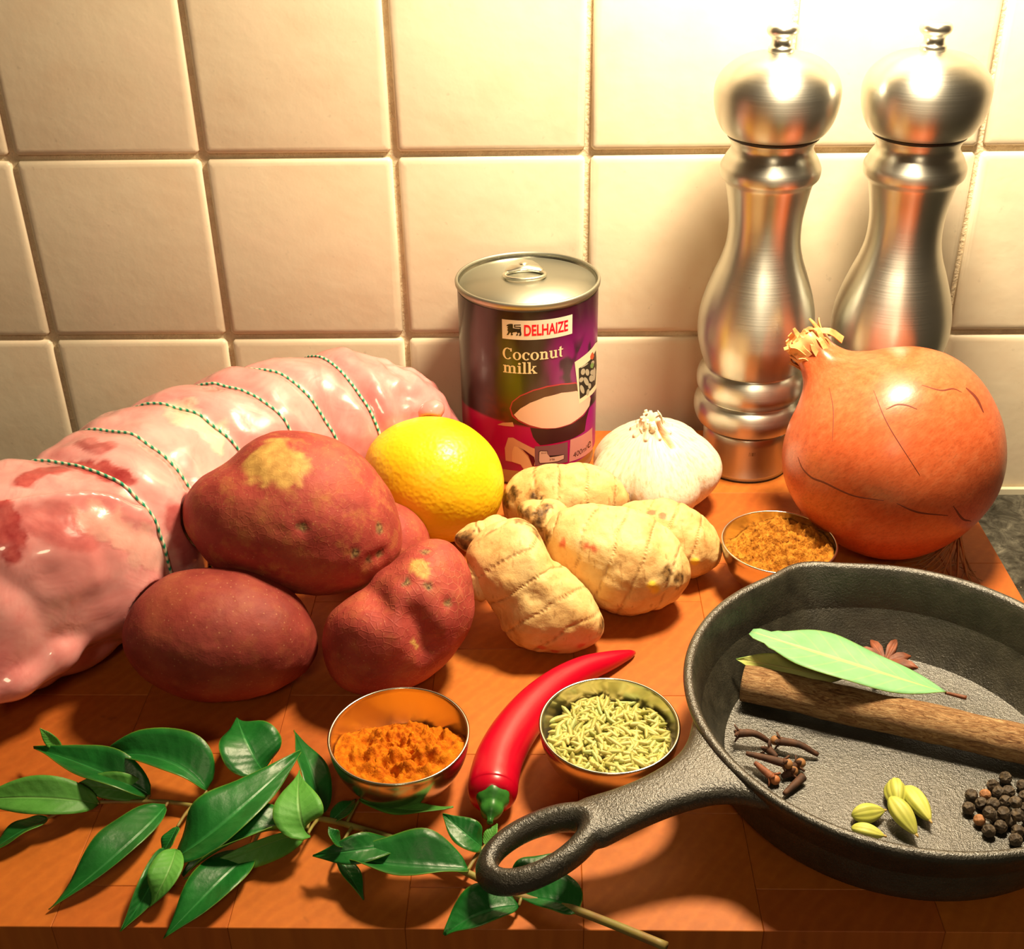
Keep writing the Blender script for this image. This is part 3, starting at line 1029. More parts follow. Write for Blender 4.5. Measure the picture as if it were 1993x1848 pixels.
CRACKS = [[(1553, 890), (1562, 912), (1580, 930), (1605, 940), (1660, 965), (1720, 975)], [(1745, 980), (1775, 994), (1800, 1000), (1845, 1004)], [(1880, 755), (1900, 775), (1914, 803)], [(1725, 797), (1745, 788), (1765, 789), (1785, 797)], [(1795, 750), (1830, 760), (1855, 757), (1872, 764)], [(1700, 760), (1730, 830), (1790, 925)], [(1855, 985), (1873, 1010), (1890, 1015)], [(1614, 755), (1622, 800), (1620, 860)]]
pal = np.clip((hgt - 0.060) / 0.008, 0, 1)
onion = root('onion', (OC[0], OC[1], 0), 'large brown-skinned onion with a dry papery neck, right end of the board', 'onion')
part('bulb', v, f, t.m, onion, attrs={'cs': np.cos(ang), 'sn': np.sin(ang), 'hg': hgt * 12, 'pale': pal})
RIBBON_LATER = True
M_DRY = NT('dry_onion_paper', Roughness=0.6)
M_DRY.col(M_DRY.ramp(M_DRY.noise(120, 4), [(0.3, (0.48, 0.17, 0.045)), (0.55, (0.72, 0.40, 0.14)), (0.8, (0.84, 0.60, 0.28))]))
M_DRY = M_DRY.m
# loose strips of dry skin round the neck
tip = OC + ax * 0.0675


def ribbon(P, W, side, th=0.00025):
    v, f = [], []
    for i, p in enumerate(P):
        p = np.array(p, float)
        tdir = np.array(P[min(i + 1, len(P) - 1)], float) - np.array(P[max(i - 1, 0)], float)
        s_ = np.array(side, float) - tdir * (np.dot(side, tdir) / max(tdir @ tdir, 1e-12)); s_ /= np.linalg.norm(s_)
        nn = np.cross(tdir, s_); nn /= max(np.linalg.norm(nn), 1e-9)
        v += [p - s_ * W[i] - nn * th, p + s_ * W[i] - nn * th, p + s_ * W[i] + nn * th, p - s_ * W[i] + nn * th]
    for i in range(len(P) - 1):
        a, b = 4 * i, 4 * i + 4
        for k in range(4):
            f.append((a + k, a + (k + 1) % 4, b + (k + 1) % 4, b + k))
    e = 4 * (len(P) - 1)
    f += [(3, 2, 1, 0), (e, e + 1, e + 2, e + 3)]
    return np.array(v), f


strips = []
rr = random.Random(4)
for k in range(30):
    a = rr.uniform(0, 2 * PI)
    d0 = X_ * math.cos(a) + Y_ * math.sin(a)
    h0 = rr.uniform(0.055, 0.066)
    p0 = OC + ax * h0 + d0 * 0.0088
    L = rr.uniform(0.007, 0.014)
    sp2 = rr.uniform(0.1, 0.75)
    p1 = p0 + ax * L * 0.5 + d0 * L * 0.25 * sp2
    p2 = p0 + ax * L * rr.uniform(0.5, 0.85) + d0 * L * (rr.uniform(-.6, .5)) * sp2 + rx * rr.uniform(-.002, .001)
    w0 = rr.uniform(0.0012, 0.0030)
    strips.append(ribbon(crom([p0, p1, p2], 3), np.linspace(w0, w0 * rr.uniform(.3, .8), 7), np.cross(ax, d0)))
for px0, px1, px2, w0 in (((1590, 668), (1562, 668), (1526, 680), 0.0014), ((1592, 662), (1565, 652), (1550, 668), 0.0016), ((1600, 648), (1575, 641), (1556, 656), 0.0016), ((1640, 662), (1615, 645), (1580, 645), 0.002)):
    dep = depth_of(tip) - 0.004
    strips.append(ribbon(crom([atd(*px0, dep), atd(*px1, dep - .002), atd(*px2, dep)], 3), np.linspace(w0, w0 * .6, 7), (dn * 0.9 - wv_ * 0.3)))
part('neck_paper', *join(strips), M_DRY, onion, smooth=False)
# fine cracks and edges of the outer skin
ck = []
for L, wd in zip(CRACKS, (.00050, .00045, .0012, .0004, .0004, .00022, .0005, .0002)):
    T_ = trail(bv, L, 5)
    if len(T_) > 3:
        nn_ = [(q - OC) / np.linalg.norm(q - OC) for q in T_]
        Wd = [wd * (0.35 + 0.65 * math.sin(PI * (k + .5) / len(T_))) for k in range(len(T_))]
        v_, f_ = [], []
        for k, q in enumerate(T_):
            td = T_[min(k + 1, len(T_) - 1)] - T_[max(k - 1, 0)]
            sd_ = np.cross(td, nn_[k]); sd_ /= np.linalg.norm(sd_)
            v_ += [q + nn_[k] * .00003 - sd_ * Wd[k], q + nn_[k] * .00016, q + nn_[k] * .00003 + sd_ * Wd[k]]
            if k:
                a0 = 3 * k - 3
                f_ += [(a0, a0 + 1, a0 + 4, a0 + 3), (a0 + 1, a0 + 2, a0 + 5, a0 + 4)]
        ck.append((np.array(v_), f_))
part('skin_cracks', *join(ck), plain('cracked_skin', (0.15, 0.022, 0.008), 0.6), onion)
# cracked outer skin lifting off on the far right
fl = [(1836, 690), (1868, 715), (1895, 752), (1922, 800), (1936, 850), (1938, 900), (1928, 950)]
fp = []
for k, (a, b) in enumerate(fl):
    p = atd(a, b, depth_of(OC) - 0.004 + 0.002 * math.sin(k * .6))
    fp.append(p)
fp = crom(fp, 4)
rad_ = [(p - OC) / np.linalg.norm(p - OC) for p in fp]
M_FLAKE = plain('loose_onion_skin', (0.30, 0.06, 0.018), 0.45)
part('loose_skin', *ribbon([p + 0.0006 * r_ for p, r_ in zip(fp, rad_)], [0.0045 * math.sin(PI * (k + 1) / (len(fp) + 1)) + 0.0006 for k in range(len(fp))], wv_), M_FLAKE, onion)
# roots
rb = OC - ax * 0.0486
roots_ = []
for k in range(26):
    a = rr.uniform(0, 2 * PI)
    s0 = rb + (X_ * math.cos(a) + Y_ * math.sin(a)) * rr.uniform(0, 0.005)
    e = s0 + rx * rr.uniform(-0.030, 0.012) + np.array([0, -1, 0]) * rr.uniform(0.002, 0.014)
    e[2] = 0.0008
    m_ = (s0 + e) / 2 + np.array([rr.uniform(-.004, .004), rr.uniform(-.004, .004), 0])
    m_[2] = max(0.0008, min(s0[2], 0.006) * rr.uniform(.2, .6))
    s0[2] = max(s0[2], 0.001)
    roots_.append(tube(crom([s0, m_, e], 4), np.linspace(0.0004, 0.0002, 9), 5)[:2])
M_ROOT = plain('onion_root', (0.42, 0.18, 0.06), 0.7)
ro = part('roots', *join(roots_), M_ROOT, onion)
ro['kind'] = 'stuff'

# ------------------------------------------------------------------ garlic
GC = np.array([0.0592, -0.0950, 0.0])
gax = np.array([-0.10, -0.10, 1.0]); gax /= np.linalg.norm(gax)
GP = [(0, 0.0015), (0.010, 0.0008), (0.020, 0.0035), (0.0275, 0.0095), (0.0320, 0.0170), (0.0322, 0.0240), (0.0284, 0.0312), (0.0222, 0.0376), (0.0152, 0.0428), (0.0095, 0.0462), (0.0064, 0.0486), (0.0050, 0.0508), (0.0046, 0.0530), (0, 0.0532)]
gp = [GP[0]] + [(max(a[1], 1e-4), a[2]) for a in crom([(0, *p) for p in GP[1:-1]], 5)] + [GP[-1]]


def gmod(a, z):
    s_ = math.exp(-((z - 0.022) / 0.016) ** 2)
    lob = (abs(math.cos(2.5 * a + 0.35)) ** 0.7 - 0.6) * 0.16
    return 1 + lob * s_ + (0.16 * math.sin(9 * a) if z > 0.046 else 0.012 * math.sin(31 * a) * max(0, (z - .02) / .03))


v, f = lathe(gp, 150, GC, gax, gmod)
v[:, 2] = np.maximum(v[:, 2], 0.0002)
q = v - GC; X_g = np.cross([0, 1, 0.1], gax); X_g /= np.linalg.norm(X_g); Y_g = np.cross(gax, X_g)
ang = np.arctan2(q @ Y_g, q @ X_g); hgt = q @ gax
bv = BVHTree.FromPolygons([Vector(p) for p in v], f)
slit = trail(bv, [(1267, 812), (1278, 822), (1288, 842), (1308, 868)], 10)
sd = np.min([np.linalg.norm(v - p, axis=1) for p in slit], axis=0)
nrm = v - (GC + gax * 0.02); nrm /= np.linalg.norm(nrm, axis=1)[:, None]
v -= nrm * (0.0026 * np.exp(-(sd / 0.0013) ** 2))[:, None]
t = NT('garlic_skin', Roughness=0.45, Subsurface_Weight=0.15, Subsurface_Scale=0.004, Specular_IOR_Level=0.4)
cmb = t.n('CombineXYZ')
t.t.links.new(t.attr('cs'), cmb.inputs[0]); t.t.links.new(t.attr('sn'), cmb.inputs[1]); t.t.links.new(t.attr('hg'), cmb.inputs[2])
c = t.ramp(t.noise(16, 4, cmb.outputs[0], 0.6), [(0.3, (0.66, 0.48, 0.30)), (0.5, (0.78, 0.68, 0.53)), (0.8, (0.82, 0.75, 0.62))])
c = t.mix(t.attr('crack'), c, (0.52, 0.24, 0.05))
t.col(c)
t.bump(t.noise(20, 3, cmb.outputs[0]), 0.22, 0.0012)
garlic = root('garlic_bulb', tuple(GC), 'whole white garlic bulb with split papery skin, left of the pepper mill', 'garlic')
part('bulb', v, f, t.m, garlic, attrs={'cs': np.cos(ang), 'sn': np.sin(ang), 'hg': hgt * 20, 'crack': np.exp(-(sd / 0.0010) ** 2)})
gs = []
for k in range(16):
    a = rr.uniform(0, 2 * PI); d0 = X_g * math.cos(a) + Y_g * math.sin(a)
    p0 = GC + gax * rr.uniform(0.045, 0.050) + d0 * 0.0058
    L = rr.uniform(0.003, 0.0075)
    p2 = p0 + gax * L * 0.9 + d0 * L * rr.uniform(-.5, .25)
    gs.append(ribbon(crom([p0, (p0 + p2) / 2 + d0 * .0006, p2], 3), np.linspace(.0018, .0007, 7), np.cross(gax, d0), 0.0002))
part('neck_paper', *join(gs), plain('garlic_paper', (0.88, 0.80, 0.60), 0.55), garlic)

# ------------------------------------------------------------------ ginger
GA = [(976, 975), (985, 945), (1005, 925), (1050, 909), (1100, 903), (1150, 906), (1190, 922), (1215, 945), (1227, 970), (1218, 995), (1180, 1015), (1120, 1022), (1060, 1034), (1010, 1034), (985, 1005)]
GB = [(1056, 1050), (1065, 1015), (1090, 992), (1140, 984), (1190, 990), (1240, 1000), (1290, 1025), (1325, 1060), (1341, 1100), (1340, 1140), (1310, 1172), (1260, 1191), (1210, 1197), (1165, 1182), (1130, 1152), (1090, 1110), (1065, 1080)]
GCc = [(1205, 990), (1260, 974), (1310, 976), (1350, 990), (1385, 1025), (1404, 1065), (1396, 1097), (1370, 1122), (1330, 1128), (1270, 1095), (1225, 1045)]
GD = [(905, 1082), (925, 1047), (960, 1022), (1010, 1010), (1045, 1025), (1058, 1060), (1072, 1090), (1110, 1120), (1150, 1165), (1176, 1205), (1178, 1228), (1150, 1256), (1110, 1273), (1060, 1271), (1010, 1258), (980, 1230), (975, 1195), (950, 1165), (920, 1120)]
GE = [(884, 1042), (898, 1030), (940, 1016), (985, 1012), (1000, 1045), (955, 1066), (908, 1070), (888, 1058)]
GF = [(905, 1100), (922, 1087), (945, 1098), (955, 1140), (938, 1176), (917, 1166), (906, 1130)]
GJ = [(1010, 985), (1050, 975), (1100, 985), (1110, 1020), (1070, 1050), (1025, 1040)]
parts_, axv, sdv = [], [], []
for k, (cp, pts, th_, dep, dirn) in enumerate((((1105, 966), GA, 0.95, None, (1, .05)), ((1205, 1092), GB, 0.85, None, (1, .42)), ((1312, 1052), GCc, 0.85, None, (1, .35)), ((1042, 1145), GD, 0.80, None, (.62, 1)),
                                               ((945, 1042), GE, 0.9, 0.545, (1, -.12)), ((930, 1132), GF, 1.1, 0.525, (.1, 1)), ((1060, 1012), GJ, 1.3, 0.566, (1, .3)))):
    v, f, c_, R, (gx, gd, gw) = blob(cp, pts, th_, 6 if k in (0, 1, 2, 3) else 5, dep, dep is None, 0.0, 0.0016, 55, 3.0 + k)
    e = np.array(dirn, float); e /= np.linalg.norm(e)
    u = gx * e[0] + gd * e[1]
    s_ = (v - c_) @ u
    # rings: shallow steps along the lobe
    wob = np.array([0.0022 * noise.noise(Vector(p) * 70) + 0.0030 * noise.noise(Vector(p) * 25) for p in v])
    ringp = (s_ + wob) / 0.0135 + .3
    fr_ = np.abs(ringp - np.round(ringp)) * 0.0135
    n_ = v - c_; n_ -= np.outer(n_ @ u, u); n_ /= np.maximum(np.linalg.norm(n_, axis=1), 1e-6)[:, None]
    v = v - n_ * (0.00030 * np.exp(-(fr_ / 0.0009) ** 2))[:, None]
    v[:, 2] = np.maximum(v[:, 2], 0.0003)
    parts_.append((v, f)); axv.append(np.exp(-(fr_ / 0.00042) ** 2)); sdv.append(np.full(len(v), k))
V, F = join(parts_)
axv = np.concatenate(axv)
V = give_way(V, ['bulb'], 0.0018, 4)
t = NT('ginger_skin', Roughness=0.55, Specular_IOR_Level=0.35)
c = t.ramp(t.noise(48, 6, None, 0.65), [(0.28, (0.44, 0.22, 0.065)), (0.45, (0.66, 0.42, 0.16)), (0.60, (0.74, 0.53, 0.23)), (0.78, (0.76, 0.58, 0.30))])
ln = t.math('MULTIPLY', t.attr('ring'), t.ramp(t.noise(170, 3), [(0.40, 0.0), (0.55, 0.75)]))
c = t.mix(ln, c, (0.25, 0.10, 0.025))
scr = t.n('Mapping', Scale=(500, 160, 160))
t.t.links.new(t.obj(), scr.inputs['Vector'])
c = t.mix(t.ramp(t.noise(1.0, 2, scr.outputs[0]), [(0.62, 0.0), (0.72, 0.45)]), c, (0.30, 0.13, 0.03))
c = t.mix(t.attr('dirt'), c, t.ramp(t.noise(320, 4), [(0.35, (0.07, 0.035, 0.012)), (0.65, (0.42, 0.24, 0.08))]))
c = t.mix(t.attr('pink'), c, (0.62, 0.16, 0.07))
c = t.mix(t.attr('bud'), c, (0.84, 0.56, 0.06))
t.col(c)
t.bump(t.math('ADD', t.noise(210, 5, None, 0.65), t.math('MULTIPLY', t.attr('ring'), -0.8)), 0.5, 0.0010)
bv = BVHTree.FromPolygons([Vector(p) for p in V], F)
hp = lambda L: [p for p in (hit(bv, *q) for q in L) if p is not None]
dirt = local_mask(V, hp([(1030, 1000), (1046, 1040), (1020, 1015), (985, 975), (1062, 1050), (905, 1045), (1052, 1005), (1040, 1025), (1060, 985), (1010, 990), (1000, 960), (892, 1048), (900, 1060), (1172, 1215), (1322, 1125), (1300, 1115), (1040, 960)]), 0.0042, 0.003, 300)
pink = local_mask(V, hp([(1094, 1058), (1140, 1064), (1155, 1067), (1055, 1262), (1080, 1268), (1130, 1258), (1270, 998), (1290, 1004)]), 0.0024, 0.0012, 300)
bud = local_mask(V, hp([(1268, 1140), (1275, 1148), (1352, 1095)]), 0.0026)
bpts = hp([(1270, 1143), (1353, 1096)])
for p in bpts:
    d = np.linalg.norm(V - p, axis=1)
    V = V + np.array([0, -.5, .6]) * (0.0022 * np.exp(-(d / 0.0026) ** 2))[:, None]
solo('ginger_root', V, F, t.m, 'knobbly pale tan ginger root between the potatoes and the frying pan', 'ginger', attrs={'ring': axv, 'dirt': dirt, 'pink': pink, 'bud': bud})

# ------------------------------------------------------------------ rolled meat tied with string
RINGS = [(-.306, -.244, -82, .018), (-.298, -.243, -82, .036), (-.280, -.241, -78, .045), (-.228, -.230, -50, .047), (-.1945, -.2065, -23, .0462), (-.1825, -.178, -27, .0453),
         (-.1705, -.146, -20, .0435), (-.1505, -.121, -25, .0422), (-.1350, -.101, -27, .0412), (-.1090, -.0835, -42, .0398), (-.0850, -.0745, -58, .0365), (-.0660, -.0715, -72, .0300), (-.0530, -.0705, -80, .0215), (-.0478, -.0700, -80, .0110)]
STR = [4, 5, 6, 7, 8, 9]
SUB = 12
rp = crom(RINGS, SUB)
NA = 96
mv, mf = [], []
for i, (x, y, ps, r) in enumerate(rp):
    s_ = i / SUB
    d = np.array([math.cos(math.radians(ps)), math.sin(math.radians(ps)), 0])
    pinch = 0.0
    near = min(abs(s_ - k) for k in STR)
    pinch = -0.0022 * math.exp(-(near / 0.13) ** 2) + 0.0016 * (1 - math.exp(-(near / 0.3) ** 2)) * (1 if 3.5 < s_ < 9.6 else 0.4)
    for k in range(NA):
        a = 2 * PI * k / NA          # 0 = side towards the camera, 90 = top
        deg = math.degrees(a); deg = deg - 360 if deg > 180 else deg
        rr_ = r + pinch
        fl_ = max(0, min(1, (4.05 - s_) / 0.6))
        rr_ *= 1 + fl_ * (0.0 * math.exp(-((deg - 2) / 26) ** 2) - 0.20 * math.exp(-((deg + 50) / 26) ** 2) + 0.05 * math.exp(-((deg - 70) / 30) ** 2))
        p = np.array([x, y, max(r * 0.97, 0.032 if s_ > 10.5 else 0)]) + d * rr_ * math.cos(a) + np.array([0, 0, 1.0]) * rr_ * math.sin(a)
        amp = 0.0032 if s_ > 4 else 0.0036
        o = fbm(p, 26, 4, 2.0) * amp + fbm(p, 75, 3, 9.0) * 0.0007 + (abs(noise.noise(Vector(p) * 48)) - .25) * 0.0014
        if s_ > 10:
            o += fbm(p, 110, 3, 4.0) * 0.0035
        q = np.array([x, y, max(r * 0.97, 0.032 if s_ > 10.5 else 0)]); n_ = (p - q) / max(np.linalg.norm(p - q), 1e-6)
        p = p + n_ * o
        p[2] = max(p[2], 0.0008)
        mv.append(p)
nr = len(rp)
for i in range(nr - 1):
    for k in range(NA):
        k2 = (k + 1) % NA
        mf.append((i * NA + k, (i + 1) * NA + k, (i + 1) * NA + k2, i * NA + k2))
for e, i0 in ((0, 0), (1, (nr - 1) * NA)):
    cpt = np.mean(mv[i0:i0 + NA], axis=0) + (np.array([.006, .001, 0]) if e else 0)
    mv.append(cpt); ci = len(mv) - 1
    for k in range(NA):
        k2 = (k + 1) % NA
        mf.append((ci, i0 + k, i0 + k2) if not e else (ci, i0 + k2, i0 + k))
lobes = [(np.array(mv), mf)]
# folds and loose pieces of the near end
lip = [(352, 1074, .046), (318, 1098, .0445), (270, 1122, .043), (222, 1148, .041), (182, 1186, .038), (142, 1238, .034), (88, 1290, .030), (20, 1330, .028), (-60, 1362, .027)]
lq = crom([at(*q) for q in lip], 6)
lobes.append(tube(lq, [0.0075 + 0.0016 * fbm(q, 60, 3, 3.0) + 0.0010 * math.sin(k * .8) for k, q in enumerate(lq)], 16)[:2])
# the slope of the cut end, from the top of the roll out to that lip
b0 = BVHTree.FromPolygons([Vector(q) for q in mv], mf)
upc = []
for q in [(282, 985), (265, 985), (235, 970), (200, 960), (165, 958), (130, 960), (85, 965), (20, 975), (-60, 985)]:
    h_ = hit(b0, *q)
    upc.append(h_ if h_ is not None else at(*q, .078))
uq = crom(upc, 6)
sv_, sf_ = [], []
NVV = 14
for lay in (0, 1):
    for k in range(len(lq)):
        for m in range(NVV + 1):
            w_ = m / NVV
            q = uq[k] * (1 - w_) + lq[k] * w_
            d_ = lq[k] - uq[k]; n_ = np.array([0.1, -0.75, 0.65])
            e_ = 0.0065 * math.sin(PI * w_) + 0.0030 * fbm(q, 42, 3, 1.0) * math.sin(PI * w_)
            sv_.append(q + n_ * (e_ + (0.0050 if lay == 0 else -0.0060)))
LN = len(lq) * (NVV + 1)
for k in range(len(lq) - 1):
    for m in range(NVV):
        a0 = k * (NVV + 1) + m
        sf_.append((a0, a0 + NVV + 1, a0 + NVV + 2, a0 + 1))
        sf_.append((LN + a0, LN + a0 + 1, LN + a0 + NVV + 2, LN + a0 + NVV + 1))
rim_ = [m for m in range(NVV + 1)] + [k * (NVV + 1) + NVV for k in range(1, len(lq))] + [(len(lq) - 1) * (NVV + 1) + m for m in range(NVV - 1, -1, -1)] + [k * (NVV + 1) for k in range(len(lq) - 2, 0, -1)]
for a0, b1 in zip(rim_, rim_[1:] + rim_[:1]):
    sf_.append((a0, b1, LN + b1, LN + a0))
lobes.append((np.array(sv_), sf_))
for cp, ra, rb, th_, dep, z0, sd in (((150, 1262), 105, 44, .9, None, 0.0, 1.), ((70, 1316), 62, 30, .9, None, 0.0, 2.), ((225, 1215), 56, 40, .9, None, 0.0, 3.), 
                                     ((840, 800), 30, 24, 1.0, .603, 0.0, 7.)):
    an = {5.: -.55, 4.: .45, 1.: -.45, 2.: -.4, 3.: -.3, 6.: -.5, 7.: -.5, 8.: .5}.get(sd, 0)
    pts = [(cp[0] + ra * math.cos(a) * math.cos(an) - rb * math.sin(a) * math.sin(an), cp[1] + ra * math.cos(a) * math.sin(an) + rb * math.sin(a) * math.cos(an)) for a in [2 * PI * k / 28 for k in range(28)]]
    v, f, _, _, _ = blob(cp, pts, th_, 4, dep, dep is None, z0 + 0.0005, 0.0012, 45, sd)
    lobes.append((v, f))
V, F = join(lobes)
tmp = bpy.data.objects.new('tmp_meat', new_mesh('tmp_meat', V, F, None))
COL.objects.link(tmp)
md = tmp.modifiers.new('r', 'REMESH'); md.mode = 'VOXEL'; md.voxel_size = 0.0014
m2 = tmp.modifiers.new('s', 'SMOOTH'); m2.factor = 0.5; m2.iterations = 8
dg = bpy.context.evaluated_depsgraph_get(); dg.update()
me = bpy.data.meshes.new_from_object(tmp.evaluated_get(dg))
V = np.empty(len(me.vertices) * 3, np.float32); me.vertices.foreach_get('co', V); V = V.reshape(-1, 3).astype(float)
F = [tuple(p.vertices) for p in me.polygons]
bpy.data.objects.remove(tmp); bpy.data.meshes.remove(me)
V[:, 2] = np.maximum(V[:, 2], 0.0004)


V = give_way(V, ['potato', 'lemon'])
V[:, 2] = np.maximum(V[:, 2], 0.0004)
bvm = BVHTree.FromPolygons([Vector(p) for p in V], F)


def mtrail(L):
    return [p for p in (hit(bvm, *q) for q in [tuple(a) for a in crom(L, 6)]) if p is not None]


red = local_mask(V, mtrail([(45, 935), (95, 915), (150, 908), (200, 918), (238, 935)]), 0.0052, 0.003, 150)
red = np.maximum(red, local_mask(V, mtrail([(0, 985), (18, 1020), (15, 1070)]), 0.0060, 0.003, 150))
red = np.maximum(red, 0.55 * local_mask(V, mtrail([(60, 1010), (120, 1020), (150, 1040)]), 0.0085, 0.004, 120))
red = np.maximum(red, 0.8 * local_mask(V, mtrail([(345, 1000), (352, 1040), (375, 1080)]), 0.0070, 0.003, 120))
red = np.maximum(red, 0.6 * local_mask(V, mtrail([(170, 860), (195, 872), (210, 868)]), 0.0040, 0.002, 160))
fat = local_mask(V, mtrail([(350, 800), (385, 825), (420, 850)]), 0.0085, 0.005, 120)
fat = np.maximum(fat, local_mask(V, mtrail([(180, 1010), (230, 1030), (280, 1070), (320, 1080)]), 0.0075, 0.006, 160) * 0.35)
drk = 0.7 * local_mask(V, mtrail([(150, 862), (172, 870), (200, 866), (210, 872)]), 0.0022)
t = NT('raw_meat', Roughness=0.30, Subsurface_Weight=0.22, Subsurface_Scale=0.004, Coat_Weight=0.85, Coat_Roughness=0.06, Specular_IOR_Level=0.5)
t.b.inputs['Subsurface Radius'].default_value = (1.0, 0.35, 0.25)
n1 = t.noise(26, 5, None, 0.6, 0.6)
c = t.ramp(n1, [(0.26, (0.62, 0.17, 0.175)), (0.42, (0.74, 0.27, 0.265)), (0.56, (0.81, 0.365, 0.355)), (0.75, (0.84, 0.45, 0.43))])
mp = t.n('Mapping', Scale=(60, 25, 25), Rotation=(0, 0, 0.9))
t.t.links.new(t.obj(), mp.inputs['Vector'])
c = t.mix(t.ramp(t.noise(1.2, 5, mp.outputs[0], 0.6, 1.0), [(0.55, 0.0), (0.72, 0.55)]), c, (0.72, 0.20, 0.20))
c = t.mix(t.attr('fat'), c, (0.82, 0.58, 0.45))
c = t.mix(t.attr('red'), c, t.ramp(t.noise(160, 4), [(0.3, (0.34, 0.03, 0.035)), (0.7, (0.58, 0.12, 0.11))]))
c = t.mix(t.attr('dark'), c, (0.36, 0.06, 0.06))
t.col(c)
t.bump(t.math('ADD', t.noise(60, 3, None, 0.5, 0.6), t.math('MULTIPLY', t.math('MULTIPLY', t.noise(210, 3), t.attr('fat')), 0.9)), 0.22, 0.003)
meat = root('rolled_meat', (-0.16, -0.16, 0), 'pale pink raw meat roast rolled and tied with green and white string', 'meat')
part('meat', V, F, t.m, meat, attrs={'red': red, 'fat': fat, 'dark': drk})
t = NT('twine', Roughness=0.8)
t.col(t.attr('col', 'Color'))
M_TWINE = t.m
for k in STR:
    x, y, ps, r = RINGS[k]
    d = np.array([math.cos(math.radians(ps)), math.sin(math.radians(ps)), 0])
    C0 = np.array([x, y, r * 0.95])
    P = []
    NS = 300
    for i in range(NS + 1):
        a = 2 * PI * i / NS
        u = d * math.cos(a) + np.array([0, 0, 1.0]) * math.sin(a)
        h = bvm.ray_cast(Vector(C0 + u * 0.09), Vector(-u))
        P.append(np.array(h[0]) + u * 0.00035 if h[0] is not None else C0 + u * r)
    P = np.array(P); P[-1] = P[0]
    for _ in range(3):
        P[1:-1] = (P[:-2] + P[1:-1] * 2 + P[2:]) / 4
    P[:, 2] = np.maximum(P[:, 2], 0.0010)
    P = give_way(P, ['potato', 'lemon'], 0.0013)
    v, f, s_ = tube(P, 0.00072, 6, False)
    ci = np.arange(len(v)) // 6
    colr = np.where((((ci * 3 + (np.arange(len(v)) % 6)) // 6) % 2 == 0)[:, None], np.array([[0.0, 0.30, 0.16]]), np.array([[0.78, 0.70, 0.52]]))
    part('string', v, f, M_TWINE, meat, colors=colr)


# ------------------------------------------------------------------ small steel bowls and what is in them
RB, HB = 0.0262, 0.0240


def bowl_r(z):
    """inner radius at height z"""
    tt = min(max((z - 0.0012) / (HB - 0.0012), 0), 1)
    return 0.0105 + (RB - 0.0008 - 0.0105) * (1 - (1 - tt) ** 2.0) ** 0.62


def bowl(x, y, label, tilt=0.0):
    o = []
    n = 14
    for k in range(n + 1):
        z = HB * k / n
        o.append((bowl_r(z) + 0.0008, z + (0.0 if k else 0.0)))
    prof = [(0, 0.0)] + o + [(RB + 0.0002, HB + 0.0003), (RB - 0.0004, HB + 0.0006), (RB - 0.0009, HB + 0.0002)]
    prof += [(bowl_r(0.0010 + (HB - 0.0010) * k / n), 0.0010 + (HB - 0.0010) * k / n) for k in range(n, -1, -1)] + [(0, 0.0010)]
    v, f = lathe(prof, 96, (x, y, 0.0001))
    org = (x, y, 0)
    ob = part('steel_bowl', v, f, M_BOWL, None, org)
    return tag(ob, label, 'bowl', 'small steel spice bowls')


BT_, BF_, BC_ = (-0.0537, -0.2978), (0.0247, -0.2922), (0.1086, -0.1695)
bowl(*BT_, 'small steel bowl holding bright orange powder, beside the curry leaves')
bowl(*BF_, 'small steel bowl holding green fennel seeds, between chilli and frying pan')
bowl(*BC_, 'small steel bowl holding brown powder, in front of the onion')


def heap(name, x, y, zfun, mat_, label, cat, bump, sc, seed, nr_=46, na=120):
    v, f = [], []
    for i in range(nr_ + 1):
        rho = i / nr_
        for k in range(na):
            a = 2 * PI * k / na
            r = rho * 0.02
            for _ in range(5):
                z = zfun(r * math.cos(a), r * math.sin(a))
                r = rho * (bowl_r(z) - 0.0004)
            px, py = r * math.cos(a), r * math.sin(a)
            p = (x + px, y + py, 0)
            e = fbm(p, sc, 5, seed) + 0.5 * abs(fbm(p, sc * 2.3, 3, seed + 3))
            z = z + bump * e * (1 - rho ** 8 * 0.8)
            v.append((x + px, y + py, z))
    for i in range(nr_):
        for k in range(na):
            k2 = (k + 1) % na
            f.append((i * na + k, (i + 1) * na + k, (i + 1) * na + k2, i * na + k2))
    # underside following the bowl
    b = len(v)
    v.append((x, y, 0.0016))
    prev = nr_ * na
    for s_ in (0.66, 0.33):
        st = len(v)
        for k in range(na):
            q = v[nr_ * na + k]
            z = 0.0016 + (q[2] - 0.0016) * s_
            a = 2 * PI * k / na
            r = bowl_r(z) - 0.0005
            v.append((x + r * math.cos(a), y + r * math.sin(a), z))
        for k in range(na):
            k2 = (k + 1) % na
            f.append((prev + k, st + k, st + k2, prev + k2))
        prev = st
    for k in range(na):
        f.append((prev + k, b, prev + (k + 1) % na))
    return solo(name, v, f, mat_, label, cat, None, 'stuff')


def sstep(a, b, x):
    return sst(a, b, x)


